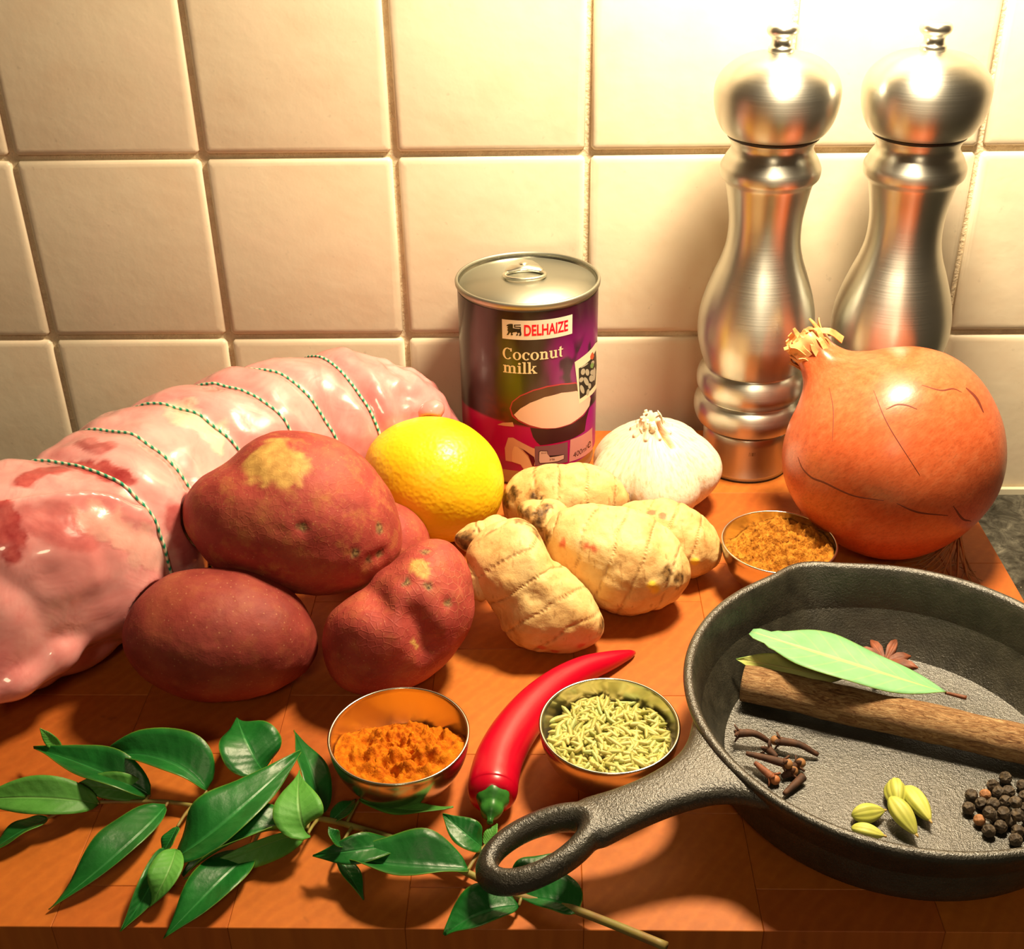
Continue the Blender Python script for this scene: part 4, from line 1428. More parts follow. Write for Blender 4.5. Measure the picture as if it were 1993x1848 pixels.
t = NT('turmeric', Roughness=0.9, Specular_IOR_Level=0.1)
t.col(t.ramp(t.noise(330, 5, None, 0.6), [(0.33, (0.34, 0.065, 0.003)), (0.5, (0.54, 0.145, 0.005)), (0.72, (0.64, 0.21, 0.008))]))
t.bump(t.noise(700, 5), 0.8, 0.0008)
heap('orange_powder', *BT_, lambda px, py: 0.0168 + 0.0030 * sstep(.012, -.016, py) - 0.0065 * sstep(0.004, .022, py) + 0.0022 * sstep(.0, .012, px) * sstep(.012, -.004, py), t.m,
     'bright orange ground spice heaped in the bowl by the curry leaves', 'powder', 0.0046, 170, 1.0)
t = NT('cumin', Roughness=0.95, Specular_IOR_Level=0.1)
t.col(t.ramp(t.noise(420, 5, None, 0.7), [(0.34, (0.17, 0.055, 0.008)), (0.5, (0.42, 0.165, 0.018)), (0.72, (0.58, 0.26, 0.035))]))
t.bump(t.noise(800, 5), 0.9, 0.0010)
heap('brown_powder', *BC_, lambda px, py: 0.0210 + 0.0022 * math.exp(-((px - .004) ** 2 + py ** 2) / .00016) - 0.006 * sstep(.002, -.020, px) * sstep(-.002, .018, py), t.m,
     'yellow-brown ground spice heaped in the bowl before the onion', 'powder', 0.0052, 210, 4.0)
# smear of powder on the inside of the bowl
t = NT('powder_film', Roughness=0.6, Metallic=0.0)
# fennel seeds
t = NT('fennel_seed', Roughness=0.55)
c = t.ramp(t.attr('cv'), [(0.0, (0.30, 0.33, 0.065)), (0.3, (0.48, 0.44, 0.11)), (0.7, (0.62, 0.54, 0.17)), (1.0, (0.40, 0.50, 0.16))])
t.col(t.mix(t.ramp(t.attr('rib'), [(0.0, 0.0), (0.5, 0.0), (1.0, 0.65)]), c, (0.20, 0.16, 0.035)))
rs = random.Random(21)
parts_, cvv, rib = [], [], []
zf = lambda px, py: 0.0165 + 0.0030 * math.exp(-(px ** 2 + (py + .003) ** 2) / .00020) + 0.0012 * sstep(.004, -.02, py)
for k in range(720):
    layer = 0 if k < 300 else 1
    while True:
        px, py = rs.uniform(-.026, .026), rs.uniform(-.026, .026)
        z = zf(px, py) - (0.0016 if layer == 0 else 0.0) + rs.uniform(-.0004, .0012) * (1 if layer else .4)
        if math.hypot(px, py) < bowl_r(z) - 0.0016:
            break
    L = rs.uniform(0.0056, 0.0084); r = rs.uniform(0.00078, 0.00112)
    th_ = rs.uniform(0, 2 * PI); el = rs.gauss(0, 0.22) + (0.8 if rs.random() < .05 else 0)
    u = np.array([math.cos(th_) * math.cos(el), math.sin(th_) * math.cos(el), math.sin(el)])
    c0 = np.array([BF_[0] + px, BF_[1] + py, z])
    bend = np.array([-u[1], u[0], 0]) * rs.uniform(-.0006, .0006)
    # pull in whatever would poke through the wall
    for s_ in (-1, 1):
        e = c0 + u * L / 2 * s_
        rr_ = math.hypot(e[0] - BF_[0], e[1] - BF_[1])
        if rr_ > bowl_r(min(e[2], HB)) - .0012:
            sh = rr_ - bowl_r(min(e[2], HB)) + .0012
            c0 = c0 - np.array([e[0] - BF_[0], e[1] - BF_[1], 0]) / rr_ * sh
    P = [c0 + u * L * s_ + bend * (1 - 4 * s_ * s_) for s_ in (-.5, -.32, -.1, .12, .34, .5)]
    v, f, _ = tube(P, [r * q for q in (.22, .86, 1.0, 1.0, .82, .16)], 8, True)
    parts_.append((v, f)); cvv.append(np.full(len(v), rs.random())); rib.append(np.array([(i % 2) * 1.0 for i in range(len(v))]))
V, F = join(parts_)
solo('fennel_seeds', V, F, t.m, 'pale green fennel seeds filling the bowl beside the chilli', 'seeds', None, 'stuff', attrs={'cv': np.concatenate(cvv), 'rib': np.concatenate(rib)})

# ------------------------------------------------------------------ chilli
chs = [((1234, 1271), .0009), ((1222, 1275), .0022), ((1185, 1287), .0042), ((1135, 1305), .0058), ((1085, 1335), .0070), ((1040, 1375), .0080), ((1000, 1425), .0087), ((973, 1475), .0091), ((962, 1515), .0093), ((959, 1540), .0092), ((958, 1555), .0078), ((958, 1563), .0050)]
cp_ = crom([(*p, r) for p, r in chs], 8)
P = [at(x, y, (max(r * 1.0, .0009) if y < 1540 else .0092) + 0.0003) for x, y, r in cp_]
v, f, s_ = tube(P, [max(q[2], .0006) for q in cp_], 40)
v[:, 2] = np.maximum(v[:, 2], 0.0003)
chil = root('red_chilli', (float(P[40][0]), float(P[40][1]), 0), 'curved glossy red chilli with a green stem, in front of the ginger', 'chilli')
t = NT('chilli_skin', Roughness=0.30, Specular_IOR_Level=0.5)
t.col(t.ramp(t.noise(30, 3), [(0.3, (0.44, 0.0, 0.014)), (0.7, (0.54, 0.001, 0.020))]))
t.bump(t.noise(60, 3), 0.10, 0.001)
part('pod', v, f, t.m, chil)
M_CALYX = NT('chilli_calyx', Roughness=0.4)
M_CALYX.col(M_CALYX.ramp(M_CALYX.noise(150, 3), [(0.35, (0.015, 0.10, 0.012)), (0.65, (0.045, 0.22, 0.03))]))
M_CALYX = M_CALYX.m
e0 = P[-1] + np.array([0, 0.0004, 0.0004])
dv = np.array([-0.06, -1.0, -0.10]); dv /= np.linalg.norm(dv)
cal = [(0.0, 0.0016), (0.0060, 0.0012), (0.0082, -0.0012), (0.0092, -0.0030), (0.0093, -0.0022), (0.0084, 0.0004), (0.0066, 0.0024), (0.0060, 0.0034), (0.0061, 0.0050), (0.0054, 0.0070), (0.0038, 0.0086), (0.0021, 0.0096), (0.0014, 0.0110), (0.0017, 0.0124), (0, 0.0126)]
cal = [(r_c * .70, z_c * .78) for r_c, z_c in cal]
v, f = lathe(cal, 30, e0, dv, radmod=lambda a, z: 1 + (0.05 * math.cos(6 * a) if z < -0.0005 else 0.05 * math.cos(5 * a + 1)))
part('stem', v, f, M_CALYX, chil)

# ------------------------------------------------------------------ cast iron frying pan
PC = np.array([0.133, -0.2885])
pu = np.array([-.154, -.064]); pu /= np.hypot(*pu); pv = np.array([-pu[1], pu[0]])
pan = root('frying_pan', (PC[0], PC[1], 0), 'small black cast iron frying pan holding the whole spices, right front', 'frying pan')
ah = math.atan2(pu[1], pu[0])
NP = 180


def spout(a):
    s_ = 0
    for c_ in (ah - PI / 2 - 0.13, ah + PI / 2 + 0.13):
        d = (a - c_ + PI) % (2 * PI) - PI
        s_ += math.exp(-(d / 0.155) ** 2)
    return s_


pprof = [(0, 0.0002, 0), (0.0560, 0.0002, 0), (0.0600, 0.0010, 0), (0.0630, 0.0040, 0), (0.0690, 0.0140, .15), (0.0748, 0.0250, .5), (0.0785, 0.0320, .85), (0.0803, 0.0358, 1), (0.0808, 0.0376, 1), (0.0803, 0.0388, 1), (0.0790, 0.0393, 1), (0.0777, 0.0390, 1), (0.0768, 0.0380, 1), (0.0757, 0.0350, .95), (0.0738, 0.0270, .6), (0.0722, 0.0180, .25), (0.0712, 0.0110, .05), (0.0702, 0.0070, 0), (0.0680, 0.0047, 0), (0.0640, 0.0040, 0), (0.0450, 0.0038, 0), (0.0220, 0.0038, 0), (0, 0.0038, 0)]
v, f, rings = [], [], []
for r, z, k_ in pprof:
    if r == 0:
        rings.append([len(v)]); v.append((PC[0], PC[1], z)); continue
    ids = []
    for k in range(NP):
        a = 2 * PI * k / NP
        s_ = spout(a)
        rr_ = r + 0.0062 * s_ * k_
        zz = z - 0.0016 * s_ * k_
        ids.append(len(v)); v.append((PC[0] + rr_ * math.cos(a), PC[1] + rr_ * math.sin(a), zz))
    rings.append(ids)
for A, B in zip(rings, rings[1:]):
    for k in range(NP):
        k2 = (k + 1) % NP
        if len(A) == 1:
            f.append((A[0], B[k2], B[k]))
        elif len(B) == 1:
            f.append((A[k], A[k2], B[0]))
        else:
            f.append((A[k], A[k2], B[k2], B[k]))
part('pan_body', v, f, M_IRON, pan)
# handle: a lofted arm that splits round a hanging eye, melted into one casting
HS = [(0.0760, .0030, .0270), (0.0790, .0036, .0235), (0.0830, .0044, .0172), (0.0880, .0052, .0128), (0.0940, .0058, .0104), (0.1010, .0062, .0090), (0.1090, .0064, .0084), (0.1180, .0062, .0087), (0.1250, .0058, .0096), (0.1290, .0055, .0098), (0.1312, .0053, .0080)]
hq = crom(HS, 5)
sec, NSEC = [], 36
sg = lambda q, e: math.copysign(abs(q) ** e, q)
hv, hf = [], []
for t_, c_, hw in hq:
    for k in range(NSEC):
        a = 2 * PI * k / NSEC
        s_ = c_ + hw * sg(math.cos(a), .62)
        tt = t_ - (.0787 - math.sqrt(max(.0787 ** 2 - min(abs(s_), .05) ** 2, 0))) * max(0, 1 - (t_ - .076) / .02)
        hv.append((tt, s_, .0050 * sg(math.sin(a), .75)))
for i in range(len(hq) - 1):
    for k in range(NSEC):
        k2 = (k + 1) % NSEC
        hf.append((i * NSEC + k, i * NSEC + k2, (i + 1) * NSEC + k2, (i + 1) * NSEC + k))
hf.append(tuple(range(NSEC - 1, -1, -1))); hf.append(tuple(range((len(hq) - 1) * NSEC, len(hq) * NSEC)))
eyep = []
for k in range(65):
    a = 2 * PI * k / 64
    eyep.append((0.1478 + 0.0186 * math.cos(a), 0.0052 + (0.0096 + 0.0008 * math.cos(a)) * math.sin(a), 0))
rv, rf, _ = tube(eyep, [0.0039 + 0.0006 * max(0, -math.cos(2 * PI * k / 64)) for k in range(65)], 20, False)
rv[:, 2] *= 1.27
V, F = join([(np.array(hv), hf), (rv, rf)])
tmp = bpy.data.objects.new('tmp_handle', new_mesh('tmp_handle', V, F, None))
COL.objects.link(tmp)
md = tmp.modifiers.new('r', 'REMESH'); md.mode = 'VOXEL'; md.voxel_size = 0.0007
m2 = tmp.modifiers.new('s', 'SMOOTH'); m2.factor = 0.5; m2.iterations = 22
dg = bpy.context.evaluated_depsgraph_get(); dg.update()
me = bpy.data.meshes.new_from_object(tmp.evaluated_get(dg))
HV = np.array([q.co[:] for q in me.vertices]); HF = [tuple(q.vertices) for q in me.polygons]
bpy.data.objects.remove(tmp); bpy.data.meshes.remove(me)
w3 = []
for tt, s_, z in HV:
    rr_ = math.hypot(tt, s_)
    if rr_ < .0782:
        tt, s_ = tt * .0782 / rr_, s_ * .0782 / rr_
    k_ = (tt - 0.0700) / 0.1
    zc = 0.0338 - 0.0175 * min(max(k_, 0), 1) + 0.0025 * math.sin(PI * min(max(k_, 0), 1))
    q = PC + pu * tt + pv * s_
    # ease the root in under the rim
    ee = max(0, 1 - (tt - 0.070) / 0.022)
    w3.append((q[0], q[1], zc + z))
part('handle', np.array(w3), HF, M_IRON, pan)

# ------------------------------------------------------------------ leaves
def leaf_geo(B, C, T, hl, hr, roll=0.0, fold=0.35, wave=0.0, ph=0.0, n=22, m=4, curl=0.0, th=0.00028, peak=0.42, zmin=0.0007, tipw=0.0, pw=0.72):
    """B base, C middle, T tip of the midrib in space; hl / hr half widths; returns verts, faces, attributes"""
    B, C, T = [np.array(p, float) for p in (B, C, T)]
    Q = 2 * C - (B + T) / 2
    v, f, ax_, ri = [], [], [], []
    up = np.array([0, 0, 1.0])
    rows = []
    for i in range(n + 1):
        t_ = i / n
        p = B * (1 - t_) ** 2 + Q * 2 * t_ * (1 - t_) + T * t_ * t_
        d = (Q - B) * 2 * (1 - t_) + (T - Q) * 2 * t_
        d /= np.linalg.norm(d)
        s = np.cross(d, up); s /= max(np.linalg.norm(s), 1e-6)
        nn = np.cross(s, d)
        cr, sr = math.cos(roll + curl * (t_ - .5)), math.sin(roll + curl * (t_ - .5))
        s, nn = s * cr + nn * sr, nn * cr - s * sr
        e = math.log(0.5) / math.log(peak)
        wd = math.sin(PI * min(max(t_ ** e, 0), 1)) ** pw * (1 - 0.25 * max(0, t_ - .75) / .25) if 0 < t_ < 1 else 0.0
        wd = wd * (1 - 0.28 * max(0, (t_ - .55) / .45) ** 1.6)
        wd = max(wd, 0.025)
        if t_ > .7:
            wd = max(wd, tipw * (1 - .5 * max(0, t_ - .9) / .1) * (1 + .18 * math.sin(t_ * 60)))
        row = []
        for j in range(-m, m + 1):
            h = (hl if j < 0 else hr)
            q = j / m
            x = q * h * wd
            z = abs(x) * math.tan(fold) + wave * h * math.sin(t_ * 11 + ph + (1.5 if j < 0 else 0)) * abs(q) ** 1.5
            row.append(p + s * x * math.cos(fold * .5) + nn * z)
            ax_.append(t_); ri.append(q)
        rows.append(row)
    W = 2 * m + 1
    top = [p for r in rows for p in r]
    Nn = len(top)
    tp = np.array(top)
    # vertex normals from the grid
    G = tp.reshape(n + 1, W, 3)
    du = np.gradient(G, axis=0); dw = np.gradient(G, axis=1)
    nr_ = np.cross(dw, du); nr_ /= np.maximum(np.linalg.norm(nr_, axis=2), 1e-9)[:, :, None]
    nr_ = nr_.reshape(-1, 3)
    v = np.vstack([tp + nr_ * th / 2, tp - nr_ * th / 2])
    fm = []
    for i in range(n):
        for j in range(W - 1):
            a = i * W + j
            f.append((a, a + 1, a + W + 1, a + W)); fm.append(0)
            f.append((Nn + a, Nn + a + W, Nn + a + W + 1, Nn + a + 1)); fm.append(1)
    edge = [(0 * W + j, 0 * W + j + 1) for j in range(W - 1)] + [(i * W + W - 1, (i + 1) * W + W - 1) for i in range(n)] + [(n * W + j + 1, n * W + j) for j in range(W - 2, -1, -1)] + [((i + 1) * W, i * W) for i in range(n - 1, -1, -1)]
    for a, b in edge:
        f.append((b, a, Nn + a, Nn + b)); fm.append(1)
    v[:, 2] = np.maximum(v[:, 2], zmin + np.r_[np.full(Nn, th), np.zeros(Nn)])
    return v, f, fm, {'lt': np.r_[ax_, ax_], 'lr': np.r_[ri, ri]}


def leaf_mat(name, c0, c1, rib, rough=0.3, spec=0.5, vein=0.35):
    t = NT(name, Roughness=rough, Specular_IOR_Level=spec)
    c = t.ramp(t.noise(70, 4), [(0.3, c0), (0.7, c1)])
    q = t.math('ABSOLUTE', t.attr('lr'))
    c = t.mix(t.ramp(q, [(0.03, 0.85), (0.09, 0.0)]), c, rib)
    sv = t.math('SINE', t.math('MULTIPLY', t.math('SUBTRACT', t.attr('lt'), t.math('MULTIPLY', q, 0.16)), 62.0))
    c = t.mix(t.ramp(sv, [(0.86, 0.0), (0.99, vein)]), c, rib)
    c = t.mix(t.ramp(q, [(0.95, 0.0), (1.0, 0.7)]), c, (0.16, 0.28, 0.02))
    c = t.mix(t.ramp(t.noise(32, 3), [(0.42, 0.0), (0.68, 0.55)]), c, tuple(x * .45 for x in c0))
    t.col(c)
    t.bump(t.math('ADD', t.math('ADD', t.noise(140, 4), t.math('MULTIPLY', sv, 0.06)), t.math('MULTIPLY', t.ramp(q, [(0.0, 0.0), (0.08, 1.0)]), 0.8)), 0.40, 0.0010)
    return t.m


M_LTOP = leaf_mat('curry_leaf_top', (0.005, 0.095, 0.012), (0.012, 0.165, 0.024), (0.03, 0.24, 0.05), 0.40, 0.45, 0.10)
M_LUND = leaf_mat('curry_leaf_under', (0.07, 0.27, 0.035), (0.11, 0.36, 0.06), (0.16, 0.38, 0.09), 0.5, 0.3, 0.15)
M_STEM = NT('curry_stem', Roughness=0.55)
M_STEM.col(M_STEM.ramp(M_STEM.noise(90, 3), [(0.35, (0.22, 0.11, 0.035)), (0.65, (0.25, 0.24, 0.05))]))
M_STEM = M_STEM.m

sprig = root('curry_leaf_sprig', tuple(at(600, 1594, 0)), 'leafy sprig of dark green curry leaves lying along the front of the board', 'herb sprig')
SP = [((170, 1563), .006), ((240, 1561), .005), ((330, 1562), .0045), ((420, 1578), .004), ((520, 1590), .0042), ((620, 1594), .0048), ((700, 1613), .005), ((790, 1642), .005), ((890, 1690), .004), ((1000, 1742), .004), ((1090, 1762), .0048), ((1180, 1795), .006), ((1297, 1843), .008)]
P = [at(x, y, z) for x, y, z in crom([(*p, z) for p, z in SP], 6)]
v, f, _ = tube(P, np.linspace(0.0007, 0.0016, len(P)), 10)
part('stem', v, f, M_STEM, sprig)
# (base px, z), (middle px, z), (tip px, z), half widths in px left/right of the run base->tip, roll, fold, turned over, extra
LEAVES = [
    ((335, 1674, .006), (452, 1590, .017), (585, 1466, .016), 52, 34, -.10, .16, 0, {}),
    ((322, 1571, .005), (243, 1652, .010), (95, 1771, .0015), 14, 46, .12, .12, 0, {'wave': .10, 'ph': 1.0}),
    ((192, 1566, .006), (70, 1553, .013), (-60, 1560, .008), 26, 30, .55, .22, 1, {}),
    ((92, 1594, .006), (38, 1622, .006), (-35, 1668, .002), 20, 26, -.3, .15, 0, {}),
    ((292, 1549, .005), (190, 1500, .012), (66, 1457, .010), 34, 30, .05, .42, 0, {}),
    ((120, 1462, .010), (98, 1440, .015), (78, 1418, .020), 9, 9, .9, .2, 1, {}),
    ((402, 1540, .006), (318, 1480, .014), (194, 1470, .010), 26, 42, .12, .42, 0, {'curl': .5}),
    ((292, 1549, .004), (215, 1535, .009), (140, 1533, .010), 16, 24, .75, .2, 1, {}),
    ((512, 1502, .006), (484, 1452, .014), (462, 1398, .014), 44, 46, .0, .15, 0, {}),
    ((622, 1588, .006), (606, 1505, .012), (572, 1424, .012), 24, 24, -.5, .25, 0, {}),
    ((597, 1628, .010), (582, 1572, .020), (583, 1500, .018), 38, 34, .0, .1, 1, {'peak': .42, 'wave': .0, 'pw': 1.15}),
    ((598, 1614, .006), (480, 1630, .012), (356, 1706, .006), 30, 36, -.25, .42, 0, {}),
    ((598, 1618, .005), (490, 1655, .009), (358, 1712, .004), 26, 10, .85, .1, 1, {}),
    ((486, 1664, .004), (420, 1725, .008), (318, 1828, .0015), 30, 40, .05, .16, 0, {'wave': .05}),
    ((318, 1652, .006), (290, 1728, .006), (234, 1814, .0012), 18, 18, .5, .3, 0, {}),
    ((342, 1655, .010), (325, 1705, .012), (290, 1768, .004), 18, 28, .2, .1, 1, {}),
    ((345, 1610, .008), (330, 1640, .006), (312, 1668, .003), 15, 15, -.4, .2, 0, {}),
    ((912, 1692, .006), (790, 1688, .009), (655, 1668, .008), 50, 44, -.05, .44, 0, {}),
    ((775, 1643, .006), (700, 1655, .013), (610, 1666, .010), 24, 22, .4, .25, 0, {'curl': .8}),
    ((664, 1650, .014), (650, 1632, .018), (640, 1610, .021), 12, 14, -.4, .2, 0, {}),
    ((655, 1665, .006), (680, 1705, .004), (708, 1752, .0012), 16, 12, .3, .25, 0, {}),
    ((700, 1557, .004), (790, 1577, .008), (882, 1570, .012), 14, 20, .2, .2, 1, {}),
    ((938, 1650, .004), (905, 1622, .010), (862, 1586, .012), 24, 22, .25, .25, 0, {}),
    ((944, 1646, .004), (956, 1626, .006), (968, 1604, .008), 10, 10, .0, .2, 1, {}),
    ((990, 1722, .003), (1035, 1695, .006), (1085, 1662, .004), 22, 24, .0, .2, 0, {}),
    ((1010, 1764, .004), (930, 1782, .006), (866, 1822, .0012), 20, 40, .15, .2, 0, {}),
    ((1124, 1776, .005), (1075, 1755, .006), (1000, 1745, .004), 18, 42, .1, .2, 0, {}),
    ((645, 1600, .004), (668, 1578, .006), (692, 1556, .004), 14, 14, .0, .2, 0, {}),
]
for (B, C, T, hl, hr, roll, fold, turned, ex) in LEAVES:
    Bp, Cp, Tp = at(*B), at(*C), at(*T)
    k_ = depth_of(Cp) / FPX
    v, f, fm, at_ = leaf_geo(Bp, Cp, Tp, hl * k_ * 1.36, hr * k_ * 1.36, roll, fold * 1.45, **{'wave': .10, 'ph': B[0] * .7, **ex})
    o = part('leaf', v, f, [M_LUND, M_LTOP] if turned else [M_LTOP, M_LUND], sprig, fmat=fm, attrs=at_)
    if turned:
        o['label'] = 'paler green leaf showing its underside'
    # leaf stalk to the main stem
    near = min(P, key=lambda q: np.linalg.norm(q - Bp))
    dn_ = np.linalg.norm(near - Bp)
    if 0.0012 < dn_ < 0.022:
        m_ = (near + Bp) / 2 + np.array([0, 0, .0006])
        part('leaf_stalk', *tube(crom([near, m_, Bp], 4), np.linspace(.0007, .0005, 9), 7)[:2], M_STEM, sprig)

# ------------------------------------------------------------------ whole spices in the pan
FZ = 0.0040
t = NT('cinnamon_bark', Roughness=0.8, Specular_IOR_Level=0.25)
mp = t.n('Mapping', Scale=(1, 1, 1))
st_ = t.n('CombineXYZ')
t.t.links.new(t.math('MULTIPLY', t.attr('sl'), 110.0), st_.inputs[0]); t.t.links.new(t.math('MULTIPLY', t.attr('ca'), 3.6), st_.inputs[1]); t.t.links.new(t.math('MULTIPLY', t.attr('sa'), 3.6), st_.inputs[2])
n1 = t.noise(1.5, 7, st_.outputs[0], 0.78, 1.4)
c = t.ramp(n1, [(0.36, (0.15, 0.06, 0.025)), (0.46, (0.42, 0.22, 0.095)), (0.56, (0.62, 0.38, 0.18)), (0.68, (0.76, 0.54, 0.30))])
t.col(c)
t.bump(n1, 0.95, 0.0022)
c0, c1 = at(1447, 1329, 0.0118), at(2066, 1465, 0.0126)
n = 60
P = [c0 + (c1 - c0) * i / n + np.array([0, 0, 0.0002 * math.sin(i * .21)]) for i in range(n + 1)]
v, f, s_ = tube(P, [0.0074 + 0.00012 * math.sin(i * .4) for i in range(n + 1)], 40, False)
d = (c1 - c0) / np.linalg.norm(c1 - c0)
nv = len(v)
angs = np.tile(np.arange(40) * 2 * PI / 40, n + 1)
# hollow, rolled end: an inner wall and a lip
vi, fi, si = tube(P, 0.0050, 40, False)
ring = [(k, nv + k, nv + (k + 1) % 40, (k + 1) % 40) for k in range(40)]
e0 = n * 40
ring += [(e0 + k, e0 + (k + 1) % 40, nv + e0 + (k + 1) % 40, nv + e0 + k) for k in range(40)]
V = np.vstack([v, vi]); F = f + [tuple(reversed([q + nv for q in p])) for p in fi] + ring
for i in range(len(V)):
    V[i] += np.array([0, 0, 1]) * 0.0005 * noise.noise(Vector(V[i]) * 160)
V[:, 2] = np.maximum(V[:, 2], FZ + 0.0003)
solo('cinnamon_stick', V, F, t.m, 'thick rough brown cinnamon stick lying across the frying pan', 'cinnamon', attrs={'sl': np.r_[s_, si], 'ca': np.cos(np.r_[angs, angs]), 'sa': np.sin(np.r_[angs, angs])})

M_BTOP = leaf_mat('bay_leaf_top', (0.17, 0.42, 0.19), (0.23, 0.50, 0.25), (0.46, 0.54, 0.20), 0.5, 0.3, 0.18)
M_BUND = leaf_mat('bay_leaf_under', (0.40, 0.46, 0.12), (0.50, 0.54, 0.18), (0.55, 0.52, 0.20), 0.55, 0.3, 0.2)
# the big pale leaf: leans on the stick, its left end raised
Bp, Cp, Tp = at(1840, 1349, .0150), at(1650, 1290, .0235), at(1462, 1230, .0270)
k_ = depth_of(Cp) / FPX
v, f, fm, at_ = leaf_geo(Bp, Cp, Tp, 82 * k_, 76 * k_, -.12, .08, wave=.05, ph=.5, peak=.56, n=34, zmin=FZ, tipw=.42)
bay = root('bay_leaf', tuple(Bp - np.array([0, 0, .011])), 'pale green bay leaf lying over the cinnamon stick', 'bay leaf', None)
part('blade', v, f, [M_BTOP, M_BUND], bay, fmat=fm, attrs=at_)
part('stalk', *tube(crom([Bp, at(1860, 1354, .0142), at(1881, 1359, .0140)], 4), np.linspace(.0006, .0009, 9), 8)[:2], plain('bay_stalk', (0.16, 0.05, 0.02), 0.6), bay)
Bp, Cp, Tp = at(1640, 1322, .0150), at(1530, 1300, .0162), at(1432, 1283, .0200)
k_ = depth_of(Cp) / FPX
v, f, fm, at_ = leaf_geo(Bp, Cp, Tp, 30 * k_, 26 * k_, 1.05, .10, wave=.16, ph=2.5, peak=.5, zmin=FZ)
solo('bay_leaf', v, f, [M_BUND, M_BTOP], 'yellow-green curled bay leaf seen edge on, tucked beneath the larger leaf', 'bay leaf', fmat=fm, attrs=at_)

# star anise
t = NT('star_anise', Roughness=0.6)
t.col(t.ramp(t.noise(180, 4), [(0.3, (0.10, 0.026, 0.010)), (0.7, (0.25, 0.068, 0.024))]))
SA = at(1722, 1290, 0.0085)
star = root('star_anise', (SA[0], SA[1], FZ), 'red-brown star anise half hidden behind the pale bay leaf', 'star anise')
for k in range(8):
    a = 2 * PI * k / 8 + 0.22
    d = np.array([math.cos(a), math.sin(a), 0.10 + 0.12 * (k % 2)])
    sd = np.array([-math.sin(a), math.cos(a), 0])
    vv, ff = [], []
    L = 0.0135 * (1.0 if k % 3 else .86)
    secs = [(0.0008, .0006, .0008), (0.25, .0013, .0024), (0.5, .0021, .0032), (0.75, .0017, .0026), (1.0, .0003, .0004)]
    for q, wv2, hh in secs:
        c = SA + d * L * q
        for (x_, z_) in ((0, -hh), (wv2, -hh * .2), (wv2 * .85, hh * .75), (wv2 * .25, hh * .15), (-wv2 * .25, hh * .15), (-wv2 * .85, hh * .75), (-wv2, -hh * .2)):
            p = c + sd * x_ + np.array([0, 0, z_]); p[2] = max(p[2], FZ + .0002)
            vv.append(p)
    m = 7
    for i in range(len(secs) - 1):
        for j in range(m):
            ff.append((i * m + j, i * m + (j + 1) % m, (i + 1) * m + (j + 1) % m, (i + 1) * m + j))
    ff.append(tuple(range(m - 1, -1, -1))); ff.append(tuple(range((len(secs) - 1) * m, len(secs) * m)))
    part('carpel', vv, ff, t.m, star)
part('hub', *lathe([(0, -.002), (.0016, -.0016), (.0020, 0), (.0012, .0018), (0, .0022)], 12, SA), t.m, star)

# cloves
M_CLOVE = NT('clove', Roughness=0.75)
M_CLOVE.col(M_CLOVE.ramp(M_CLOVE.noise(260, 4), [(0.3, (0.030, 0.012, 0.006)), (0.7, (0.115, 0.045, 0.020))]))
M_CLOVE = M_CLOVE.m
M_CLOVER = NT('clove_red', Roughness=0.7)
M_CLOVER.col(M_CLOVER.ramp(M_CLOVER.noise(260, 4), [(0.3, (0.15, 0.045, 0.018)), (0.7, (0.27, 0.085, 0.030))]))
M_CLOVER = M_CLOVER.m
M_BUD = plain('clove_bud', (0.36, 0.12, 0.035), 0.6)
M_BUD2 = plain('clove_bud_pale', (0.28, 0.13, 0.045), 0.7)


def clove(tail, head, zt, zh, label, red=False, bud=True, sepals=True, arch=0.0):
    a, b = at(*tail, zt), at(*head, zh)
    r = root('clove', ((a + b)[0] / 2, (a + b)[1] / 2, FZ), label, 'clove', 'cloves in the frying pan')
    mt = M_CLOVER if red else M_CLOVE
    m_ = (a + b) / 2 + np.array([0, 0, arch])
    P = crom([a, m_, b], 6)
    v, f, _ = tube(P, [0.0008 + 0.0009 * (i / 12) ** .7 for i in range(13)], 10)
    v[:, 2] = np.maximum(v[:, 2], FZ + .0002)
    part('stalk', v, f, mt, r)
    d = b - m_; d /= np.linalg.norm(d)
    if sepals:
        u = np.cross(d, [0, 0, 1.0]); u /= np.linalg.norm(u); w_ = np.cross(d, u)
        sp3 = []
        for k in range(4):
            an = k * PI / 2 + .5
            q = u * math.cos(an) + w_ * math.sin(an)
            sp3.append(ribbon([b - d * .0006 + q * .0009, b + d * .0006 + q * .0022, b + d * .0012 + q * .0034], [.0012, .0010, .0003], np.cross(d, q), .0003))
        v, f = join(sp3); v[:, 2] = np.maximum(v[:, 2], FZ + .0002)
        part('sepals', v, f, mt, r)
    if bud:
        sv, sf = ICO[3]
        v = b + d * .0014 + sv * 0.0019; v[:, 2] = np.maximum(v[:, 2], FZ + .0002)
        part('bud', v, sf, M_BUD if red else M_BUD2, r)
    return r


clove((1500, 1446), (1436, 1428), .0060, .0095, 'long dark clove resting against the pan wall near the handle', arch=.0022, bud=False)
clove((1592, 1470), (1516, 1443), .0058, .0085, 'long arched dark clove nearest the cinnamon stick', arch=.0018)
clove((1452, 1467), (1526, 1486), .0092, .0094, 'brown clove lying across the middle of the clove pile', arch=.0002)
clove((1469, 1485), (1503, 1514), .0078, .0062, 'red-brown clove with a round orange bud, beside the pan rim', red=True)
clove((1526, 1546), (1563, 1513), .0058, .0064, 'stout clove without a bud, lowest of the clove pile', bud=False, sepals=False)
clove((1530, 1500), (1552, 1489), .0060, .0075, 'short clove with a tan bud on the far side of the pile')
clove((1522, 1512), (1538, 1504), .0054, .0060, 'blackish broken clove half buried under the others')
clove((1512, 1474), (1494, 1458), .0058, .0066, 'small broken clove tip between the two arched cloves', bud=False)

